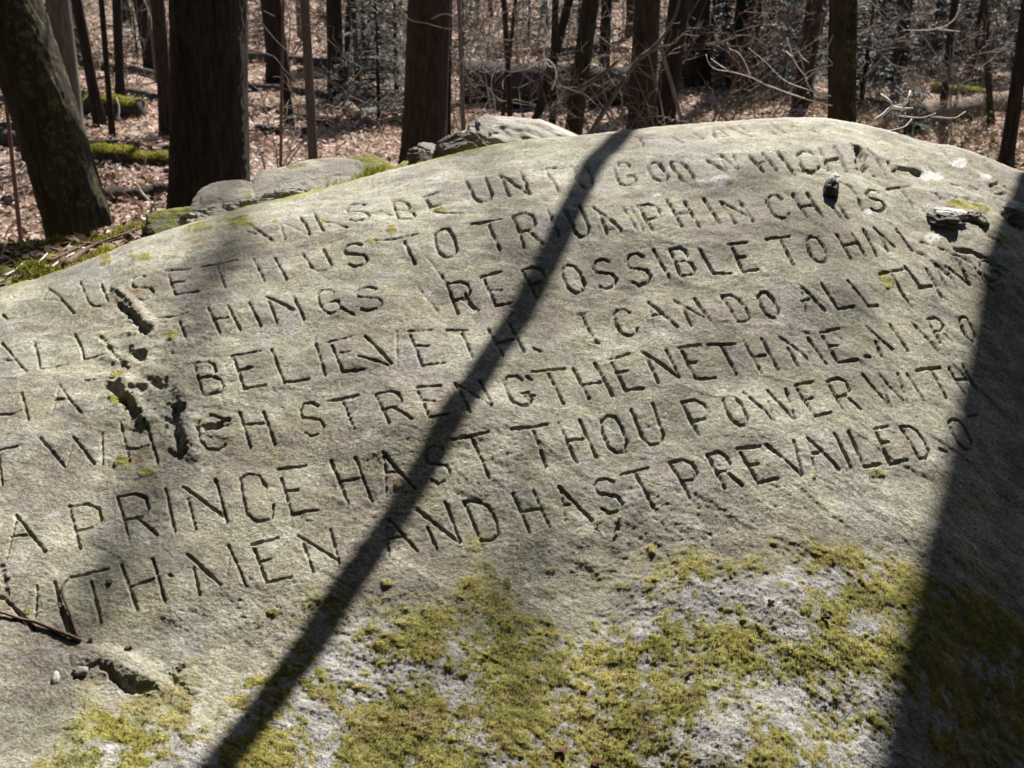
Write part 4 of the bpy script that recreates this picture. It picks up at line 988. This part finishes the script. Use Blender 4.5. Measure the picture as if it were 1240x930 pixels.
twig_thing('dead_branch', [[(1046, 94), (1063, 76), (1082, 51), (1090, 38), (1095, 36), (1071, 15), (1054, 2)], [(1054, 2), (1071, 23), (1087, 43)], [(1082, 51), (1098, 50), (1112, 53)], [(1070, 70), (1085, 80), (1110, 84)]], 5.2, .004, 'twig', 'grey forking branch right of the near straight trunk', seed=7)
twig_thing('leaning_stem', [[(712, 166), (728, 140), (742, 118), (760, 90), (775, 70), (800, 48), (818, 18), (826, -20)], [(775, 70), (790, 60), (812, 55)], [(757, 94), (745, 92), (735, 84)], [(700, 108), (726, 92), (749, 73)]], 6.6, .017, 'bark_grey', 'long thin leaning stem rising right from the crest beside the diagonal shadow', 'sapling', seed=8)
twig_thing('bare_branch', [[(668, 109), (673, 95), (672, 82), (665, 80), (658, 65), (663, 41), (659, 25), (666, 7), (668, -14)], [(672, 82), (661, 72), (642, 82), (619, 87), (610, 84), (600, 87)], [(634, 80), (631, 49), (640, 22), (648, 2), (650, -14)]], 7.0, .006, 'twig_pale', 'zigzag pale branch above the rock hump', seed=9)
twig_thing('bare_branch', [[(470, -8), (493, 22), (515, 28), (536, 34)], [(522, 23), (539, 17), (553, 25), (556, 46)], [(536, 34), (560, 38), (575, 45)], [(440, -4), (458, 5), (475, 13)]], 6.4, .005, 'twig', 'thin grey branch reaching across the top of the middle brown trunk', seed=10)
twig_thing('bare_branch', [[(300, 60), (330, 68), (345, 85), (368, 106)], [(302, 62), (322, 62)], [(310, 20), (335, 50), (352, 66), (362, 84)], [(362, 30), (385, 30), (404, 32)]], 6.3, .004, 'twig', 'spray of thin grey twigs right of the massive dark trunk', seed=12)
twig_thing('bare_branch', [[(172, -6), (178, 8), (183, 22), (184, 36)]], 9.0, .008, 'twig_pale', 'short pale stick at the top beside the reddish-brown trunk', seed=13)
twig_thing('dead_branch', [[(182, 262), (184, 250), (190, 240), (200, 233)], [(163, 222), (172, 234), (184, 246)], [(184, 246), (190, 256)]], 6.0, .010, 'twig_pale', 'forked white stick poking up left of the massive trunk base', seed=14)
twig_thing('dead_branch', [[(143, 145), (144, 130), (141, 118)]], 9.5, .010, 'twig_pale', 'short white peeled stick behind the mossy log', seed=15)
twig_thing('dead_branch', [[(5, 290), (12, 275), (20, 266), (30, 264)]], 6.2, .006, 'twig_pale', 'small pale stick among the leaves left of the mossy tree', seed=16)

# ------------------------------------------------------------------ fallen logs
def log(u0, v0, u1, v1, r, label, mt='log', moss_=0.0, seed=0, name='fallen_log', sink=.35, y0=None, y1=None, bend=.04):
    def gp(u, v, yy0):
        s, m = ray(u, v); s = float(s); m = float(m)
        if yy0: return np.array([s * yy0, yy0, H + m * yy0])
        y = 3.0
        for y in np.arange(3.0, 70, .03):
            if H + m * y <= float(gz(s * y, y)) + r * (1 - sink): break
        return np.array([s * y, y, float(gz(s * y, y)) + r * (1 - sink)])
    A, B = gp(u0, v0, y0), gp(u1, v1, y1)
    n_ = 40; t = np.linspace(0, 1, n_)[:, None]; Pp = A * (1 - t) + B * t
    Pp[:, 2] += bend * fbm(t[:, 0] * 2 + seed, t[:, 0] * 0, 2); Pp[:, 1] += bend * 3 * fbm(t[:, 0] * 2 + seed, t[:, 0] * 0 + 9, 2)
    rad = r * (1 - .25 * t[:, 0]) * (1 + .12 * fbm(t[:, 0] * 9 + seed, t[:, 0] * 0, 3))
    root = empty(name, A); tag(root, label, 'log')
    tb = Tubes(); tb.add(Pp, rad, 14); link('wood', tb.mesh('wood', A), M[mt], root)
    if moss_ > 0:
        # moss cushion over the top of the log
        an = np.linspace(-1.0, 1.0, 11); d = (B - A) / np.linalg.norm(B - A); sd = np.cross(d, [0, 0, 1]); sd /= np.linalg.norm(sd)
        n2 = 90; t2 = np.linspace(.02, .98, n2); cen = np.stack([np.interp(t2, t[:, 0], Pp[:, k]) for k in range(3)], -1); r2 = np.interp(t2, t[:, 0], rad)
        nz_ = fbm(t2[:, None] * 14 + seed, an[None, :] * 1.5, 3)
        rr = r2[:, None] * (1.0 + .16 * (moss_ - .5 + 1.1 * nz_) * np.cos(an[None, :] * 1.2)) + 0.004
        V = cen[:, None, :] + rr[..., None] * (np.sin(an)[None, :, None] * sd + np.cos(an)[None, :, None] * np.array([0, 0, 1.0]))
        me = mesh_np('moss_cover', V.reshape(-1, 3) - A, [grid_faces(n2, 11)]); link('moss_cover', me, M['mossmat'], root)
        k = 5000; ii = rng.integers(0, n2, k); jj = rng.integers(0, 11, k)
        C = V[ii, jj] + rng.normal(0, .006, (k, 3)); Nn = C - cen[ii]; Nn /= np.linalg.norm(Nn, axis=1)[:, None]
        moss_blades('moss', C - A, Nn, .018, .003, 'moss fringe along the top of the log', root, .5)
    return root
log(112, 188, 226, 200, .085, 'mossy green log lying between the mossy leaning tree and the massive trunk', moss_=1, seed=1)
log(98, 172, 236, 184, .05, 'bare dark log lying just behind the mossy green log', seed=2)
log(-40, 150, 66, 162, .075, 'upper dark log at the left edge', seed=3)
log(-40, 164, 76, 176, .10, 'lower thick dark log at the left edge', seed=4)
log(96, 128, 172, 134, .14, 'short moss-topped log further back behind the dark saplings', moss_=1, seed=5)
log(126, 238, 216, 232, .06, 'brown half-buried log right of the mossy leaning tree', 'log', seed=6)
log(300, 106, 500, 124, .06, 'long bare log running behind the pale pole tree', 'log', seed=7)
log(312, 157, 372, 159, .045, 'short dark log between the massive trunk and the pole tree', seed=8)
log(100, 76, 240, 100, .08, 'long thin log far back on the left', seed=9)
log(560, 104, 772, 106, .30, 'great dark log shape filling the dark band across the middle distance', 'log', seed=10, sink=.2)  # log shape set where a dark band crosses the middle distance
log(1105, 144, 1250, 118, .16, 'broad fallen log with a pale sunlit top at the right', 'logpale', seed=11)
log(1130, 108, 1200, 116, .07, 'small mossy log behind the broad pale-topped one', moss_=.8, seed=12)
log(420, 128, 446, 150, .07, 'short weathered stump log lying right of the pale pole tree', 'logpale', seed=13)
log(600, 66, 760, 60, .10, 'pale distant log above the great dark one', 'logpale', seed=14)
log(845, 78, 960, 86, .09, 'distant brown log behind the white twigs', 'logpale', seed=15)
log(740, 128, 700, 112, .05, 'small dark log right of the medium leaning trunk', seed=16)

log(-20, 118, 60, 128, .09, 'dark log far back at the left edge', seed=17)
log(150, 112, 215, 122, .06, 'thin dark log just left of the massive trunk, far back', seed=18)
log(232, 62, 420, 80, .10, 'long distant log behind the pole tree', seed=19)
log(395, 150, 300, 128, .05, 'slanting bare log right of the massive trunk', seed=20)
log(560, 132, 640, 124, .06, 'pale broken log right of the middle trunk', 'logpale', seed=21)
log(1040, 100, 1130, 84, .12, 'dark log far back right of the near straight trunk', seed=22)
# ------------------------------------------------------------------ leaf litter over the forest floor
def field(n_, ya, yb, power=1.0):
    y = ya + (yb - ya) * rng.uniform(0, 1, n_) ** power; x = y * rng.uniform(-.72, .72, n_); return x, y
x, y = field(62000, 3.0, 17.0, .8)
k = fbm(x * .5 + 3, y * .5, 3) > -0.42 + 0.25 * sm(2, 6, x) + .3 * sm(12, 17, y); x, y = x[k], y[k]
tone = np.clip(0.52 + .32 * fbm(x * .8, y * .8, 2) - .22 * sm(.5, 3.5, x - .05 * y) - .12 * sm(11, 16, y) + rng.normal(0, .24, len(x)), 0, 1)
o = leaf_field('leaf_litter', x, y, gz(x, y) + rng.uniform(.004, .05, len(x)), .062, tone, M['leaves'], 'dry brown and pinkish fallen leaves covering the forest floor')
x, y = field(34000, 17.0, 46.0, .7)
tone = np.clip(0.34 + .5 * fbm(x * .35, y * .35, 3) - .16 * sm(0, 4, x) + rng.normal(0, .2, len(x)), 0, 1)
leaf_field('leaf_litter', x, y, gz(x, y) + rng.uniform(.01, .09, len(x)), .12, tone, M['leaves'], 'dry leaves on the floor deeper in the wood')

def blades_field(name, x, y, ln, wd, tones, mt, label, spread=.5):
    n_ = len(x); C = np.stack([x, y, gz(x, y) - .01], -1); d = np.stack([rng.normal(0, spread, n_), rng.normal(0, spread, n_), np.ones(n_)], -1); d /= np.linalg.norm(d, axis=1)[:, None]
    sd = np.cross(d, rng.normal(0, 1, d.shape)); sd /= np.linalg.norm(sd, axis=1)[:, None]; L = ln * rng.uniform(.4, 1.3, (n_, 1)); bendv = rng.normal(0, .3, (n_, 3)) * L; bendv[:, 2] = -np.abs(bendv[:, 2]) * .5
    V = np.stack([C - sd * wd, C + sd * wd, C + d * L * .55 + sd * wd * .7, C + d * L * .55 - sd * wd * .7, C + d * L + bendv], 1).reshape(-1, 3); b_ = np.arange(n_)[:, None] * 5
    me = mesh_np(name, V, [b_ + np.array([0, 1, 2, 3]), b_ + np.array([3, 2, 4])], False); fattr(me, 'tone', np.repeat(tones, 5))
    o = link(name, me, mt); o['kind'] = 'stuff'; o['label'] = label
    return o
x, y = field(26000, 3.2, 26, .8); k = (fbm(x * .45 + 8, y * .45, 3) + .42 * sm(.3, 3, x) + .12 * sm(9, 13, y) > .12); x, y = x[k], y[k]
blades_field('grass', x, y, .20, .0035, np.clip(rng.normal(.5, .25, len(x)), 0, 1), M['grass'], 'thin straw-coloured and olive grass among the leaves')
# low green bramble leaves on the right
x, y = field(26000, 3.4, 20, .8); k = (fbm(x * .6 + 2, y * .6 + 3, 3) > .12 - .30 * sm(0.8, 3, x)) & (x > .0); x, y = x[k], y[k]
leaf_field('ground_cover', x, y, gz(x, y) + rng.uniform(.04, .42, len(x)) * rng.uniform(.3, 1, len(x)), .035, np.clip(rng.normal(.5, .25, len(x)), 0, 1), M['green'], 'low green bramble leaves scattered behind the right side of the boulder')

# ------------------------------------------------------------------ shrubs, hemlocks, distant wood
def shrub(x, y, hgt, seed, mt, label, group, n_=5, name='bare_shrub', tr=.0016, sp=.6):
    rs = np.random.default_rng(seed); g = float(gz(x, y)); tb = Tubes()
    for _ in range(n_):
        grow(tb, np.array([rs.normal(0, .04), rs.normal(0, .04), -.03]), np.array([rs.normal(0, sp), rs.normal(0, sp), 1.0]), hgt * rs.uniform(.6, 1.1), hgt * .006, 3, rs, .15, 4, 6, .2, (2, 5), tr * (1 + y / 12))
    o = link(name, tb.mesh(name), M[mt]); o.location = (x, y, g); tag(o, label, 'shrub', group); return o
def upx(u, y): return float(ray(u, 60)[0]) * y
SH = [(590, 9.5, 1.3, 'twig', 'bare twiggy shrub behind the smooth rock hump'), (640, 11.5, 1.5, 'twig', 'taller twiggy shrub above the great dark log'), (735, 8.2, 1.1, 'twig', 'grey twig tangle left of the reddish-brown trunk'),
      (760, 11.0, 1.6, 'twig', 'grey twiggy shrub between the medium trunk and the reddish-brown one'), (845, 8.0, 1.5, 'twig', 'bushy bare shrub right of the paired trunks'), (870, 11.0, 1.8, 'twig_brown', 'brownish bare shrub behind the white twigs'),
      (930, 12.0, 1.4, 'twig_brown', 'brown undergrowth bush left of the near straight trunk'), (1160, 10.5, 1.5, 'twig', 'mauve-grey brushy shrub above the broad fallen log'), (1120, 12.5, 1.5, 'twig_brown', 'brown brushy shrub behind the forked white branch'),
      (1215, 13.0, 1.7, 'twig', 'grey shrub behind the right-edge trunk'), (320, 8.5, 1.2, 'twig', 'small twiggy bush right of the massive trunk'), (450, 11.5, 1.2, 'twig', 'thin bush left of the middle brown trunk'),
      (575, 13.5, 1.8, 'twig', 'loose shrub right of the narrow dark trunk'), (690, 13.0, 1.8, 'twig_brown', 'brown shrub behind the medium olive trunk'), (1060, 9.2, 1.0, 'twig_brown', 'low bush right of the near straight trunk'),
      (800, 14.0, 2.0, 'twig', 'grey shrub far behind the paired trunks'), (150, 16.0, 1.4, 'twig', 'far thin bush behind the crossing saplings'), (20, 12.5, 1.3, 'twig_brown', 'brown bush at the left edge behind the dark logs')]
for i, (u_, y_, h_, mt, lb) in enumerate(SH):
    shrub(upx(u_, y_), y_, h_, 900 + i, mt, lb, None, n_=3 if u_ in (735, 845, 760, 640) else 4)
rs = np.random.default_rng(77)
proto = []
for k in range(4):
    o = shrub(0, 0, 1.6, 950 + k, ['twig', 'twig_brown', 'twig', 'twig_brown'][k], 'bare grey-brown brushwood bush deep in the wood', 'brushwood bushes deep in the wood', n_=6, tr=.004); proto.append(o)
for i in range(60):
    y_ = rs.uniform(14.5, 38); x_ = y_ * rs.uniform(-.55, .62)
    if i < 4: o = proto[i]
    else: o = proto[i % 4].copy(); COL.objects.link(o)
    o.location = (x_, y_, float(gz(x_, y_))); o.rotation_euler = (0, 0, rs.uniform(0, 6.28)); s_ = rs.uniform(.8, 1.7); o.scale = (s_, s_, s_)

def hemlock(x, y, hgt, seed, label, bole=.12, dens=1.0):
    r = np.random.default_rng(seed); g = float(gz(x, y)); root = empty('young_hemlock', (x, y, g)); tag(root, label, 'tree')
    tb = Tubes(); tb.add(np.array([[0, 0, -.05], [0.02, 0, hgt * .5], [0, .02, hgt]]), [hgt * .016, hgt * .009, .003], 6); VV = []; tn = []
    for z in np.arange(bole, hgt * .98, .11):
        L = (hgt - z) * .36 + .12
        for _ in range(5):
            an = r.uniform(0, 6.28); d = np.array([math.cos(an), math.sin(an), 0.05]); sd = np.array([-d[1], d[0], 0]); n_ = 7
            P_ = np.array([[0, 0, z]] + [d * L * (k / n_) + [0, 0, z - .22 * L * (k / n_) ** 2] for k in range(1, n_ + 1)]); tb.add(P_, np.linspace(.006, .002, len(P_)), 3, False)
            m_ = int(dens * 90 * L / .8) + 16; t = r.uniform(.12, 1, m_); sg = r.choice([-1, 1], m_); w = .30 * L * (1.05 - t) + .04
            c = np.stack([d[i] * L * t + sd[i] * sg * w * r.uniform(0, 1, m_) for i in range(3)], -1); c[:, 2] += z - .22 * L * t * t - .03 + r.normal(0, .012, m_)
            dr = sd[None] * sg[:, None] * .8 + d[None] * .6 + r.normal(0, .25, (m_, 3)); dr /= np.linalg.norm(dr, axis=1)[:, None]; s2 = np.cross(dr, [0, 0, 1.0]); ln_ = .07 * r.uniform(.6, 1.2, (m_, 1))
            VV.append(np.stack([c, c + dr * ln_ * .5 + s2 * .016, c + dr * ln_, c + dr * ln_ * .5 - s2 * .016], 1).reshape(-1, 3)); tn.append(np.repeat(r.uniform(0, 1, m_), 4))
    link('trunk', tb.mesh('trunk'), M['bark_brown'], root); V = np.concatenate(VV); me = mesh_np('crown', V, [np.arange(len(V)).reshape(-1, 4)], False); fattr(me, 'tone', np.concatenate(tn)); link('crown', me, M['needles'], root)
    return root
HM = [(915, 15.5, 2.6, 'bushy dark hemlock just behind the tip of the white twigs'), (860, 16.5, 2.4, 'low dark hemlock right of the paired trunks'), (1050, 15.0, 2.2, 'dark hemlock close behind the grey forking branch'),
      (1180, 17.5, 2.8, 'dark hemlock between the far stems at the right'), (1085, 24.5, 4.5, 'tall dim hemlock deep in the wood on the right'), (960, 26.0, 5.0, 'tall dim hemlock deep behind the brown trunk'), (700, 22.5, 2.2, 'dim hemlock deep behind the medium olive trunk'),
      (560, 20.0, 2.0, 'dim low hemlock above the left end of the great dark log'), (1230, 21.0, 3.6, 'hemlock at the far right edge'), (440, 19.5, 2.6, 'dim hemlock deep behind the small brown stem'), (325, 24.0, 1.8, 'low hemlock far behind the slim dark tree'),
      (455, 12.6, 1.7, 'small dark green hemlock left of the middle brown trunk'), (478, 15.5, 2.4, 'second hemlock partly behind the middle brown trunk'), (930, 19.0, 4.6, 'tall blue-green hemlock behind the white twigs'),
      (875, 20.5, 4.4, 'dense hemlock far behind the paired trunks'), (990, 23.0, 5.0, 'hemlock far behind the near straight trunk'), (1065, 19.5, 3.8, 'hemlock right of the near straight trunk'), (1130, 23.0, 4.4, 'hemlock far behind the long white twig'),
      (1190, 26.0, 5.0, 'far hemlock near the right edge'), (165, 22.0, 1.4, 'low dark green hemlock bough far back on the left'), (1107, 11.6, .55, 'little bright green seedling beside the broad fallen log'), (640, 24.0, 2.2, 'small hemlock far back above the great dark log')]
for i, (u_, y_, h_, lb) in enumerate(HM): hemlock(upx(u_, y_), y_, h_, 300 + i, lb)

# distant trunks: copies of a few built trees
rs = np.random.default_rng(5); DT = []
GRP = 'bare trunks deep in the wood'
for k, (w_, mt) in enumerate([(.16, 'bark_dark'), (.22, 'bark_brown'), (.11, 'bark_grey'), (.30, 'bark_dark'), (.08, 'bark_dark')]):
    root = empty('forest_tree', (0, 0, 0)); tag(root, 'bare straight trunk among the many deep in the wood', 'tree', GRP)
    n_ = 14; zt = np.linspace(0, 6.5, n_); Pp = np.stack([.12 * fbm(zt * .3 + k * 5, zt * 0, 2), .12 * fbm(zt * .3, zt * 0 + k * 9, 2), zt - .1], -1); rad = w_ / 2 * (1 - .06 * zt) * (1 + .3 * np.exp(-zt / .3))
    tb = Tubes(); tb.add(Pp, rad, 10); link('trunk', tb.mesh('trunk'), M[mt], root); tb = Tubes(); r2 = np.random.default_rng(60 + k)
    for _ in range(4):
        z_ = r2.uniform(1.0, 6.2); q = np.array([np.interp(z_, zt, Pp[:, 0]), np.interp(z_, zt, Pp[:, 1]), z_]); an = r2.uniform(0, 6.28)
        grow(tb, q, np.array([math.cos(an), math.sin(an), r2.uniform(0, .7)]), r2.uniform(.6, 1.8), w_ * .12, 2, r2, .3, 4, 5, .2, (2, 4), .004)
    link('crown', tb.mesh('crown'), M['twig'], root); DT.append(root)
placed = []
i = 0
while i < 140:
    y_ = rs.uniform(14.5, 60); x_ = y_ * (rs.uniform(-.58, .66) if i % 3 else rs.uniform(.05, .66))
    if any((x_ - a_) ** 2 + (y_ - b_) ** 2 < .5 for a_, b_ in placed): continue
    placed.append((x_, y_))
    src = DT[i % 5]
    if i < 5: o = src
    else:
        o = src.copy(); COL.objects.link(o)
        for ch in src.children:
            c = ch.copy(); COL.objects.link(c); c.parent = o
    o.location = (x_, y_, float(gz(x_, y_))); o.rotation_euler = (rs.normal(0, .05), rs.normal(0, .06), rs.uniform(0, 6.28)); s_ = rs.uniform(.8, 1.25)
    hs = 1.0 if x_ < 3 else .72
    o.scale = (s_, s_, s_ * hs)
    i += 1

# unseen evergreens added round the viewer, outside the picture, to close off the open sky
big = []
for i, (x_, y_, s_, lb) in enumerate([(-4.2, -2.6, 3.2, 'tall sky-blocking hemlock added behind the viewer on the left'), (-1.2, -4.0, 3.4, 'tall sky-blocking hemlock added directly behind the viewer'), (2.4, -3.6, 3.2, 'tall sky-blocking hemlock added behind the viewer on the right'),
                                      (5.4, -1.6, 3.0, 'tall sky-blocking hemlock added far right of the viewer'), (-6.2, 1.6, 3.2, 'tall sky-blocking hemlock added left of the boulder outside the picture'), (0.6, -7.5, 4.2, 'tallest sky-blocking hemlock added far behind the viewer'),
                                      (-5.6, -6.8, 4.2, 'very tall sky-blocking hemlock added far back on the left behind the viewer'), (6.0, -6.2, 4.0, 'very tall sky-blocking hemlock added far back on the right behind the viewer'),
                                      (-3.4, -5.4, 4.0, 'sky-blocking hemlock added in the second row behind the viewer, left of the middle'), (3.4, -6.6, 4.2, 'sky-blocking hemlock added in the second row behind the viewer, right of the middle'), (-8.5, 4.0, 3.8, 'sky-blocking hemlock added far left of the boulder beyond the picture'),
                                      (-8.0, -1.5, 4.2, 'tallest sky-blocking hemlock added far to the left of the viewer'), (8.2, 1.2, 3.8, 'sky-blocking hemlock added far to the right of the boulder beyond the picture'), (8.5, -3.0, 4.2, 'tallest sky-blocking hemlock added far to the right of the viewer')]):
    if i == 0: o = hemlock(x_, y_, 3.0, 400, lb)
    else:
        o = big[0].copy(); COL.objects.link(o); o['label'] = lb
        for ch in big[0].children:
            c = ch.copy(); COL.objects.link(c); c.parent = o
    o.location = (x_, y_, float(gz(x_, y_))); o.rotation_euler = (0, 0, i * 1.3); o.scale = (s_ * 1.15, s_ * 1.15, s_); o['category'] = 'tree'
    big.append(o)

tall = []  # unseen clear-boled hemlocks added as a high canopy to darken the skylight
for i, (x_, y_, s_, lb) in enumerate([(-1.9, -1.3, 3.0, 'tall clear-boled sky-blocking hemlock added close behind the viewer on the left'), (2.1, -1.6, 3.0, 'tall clear-boled sky-blocking hemlock added close behind the viewer on the right'), (-4.6, .6, 3.1, 'tall clear-boled sky-blocking hemlock added left of the boulder'),
                                      (0.2, -3.8, 3.6, 'tall clear-boled sky-blocking hemlock added centred behind the viewer'), (4.9, 0.2, 3.0, 'tall clear-boled sky-blocking hemlock added right of the boulder')]):
    if i == 0: o = hemlock(x_, y_, 4.0, 430, lb, 1.15, 1.7)
    else:
        o = tall[0].copy(); COL.objects.link(o); o['label'] = lb
        for ch in tall[0].children:
            c = ch.copy(); COL.objects.link(c); c.parent = o
    o.name = 'skyblock_hemlock'
    o.location = (x_, y_, float(gz(x_, y_))); o.rotation_euler = (0, 0, i * 1.7); o.scale = (s_ * 1.1, s_ * 1.1, s_)
    tall.append(o)
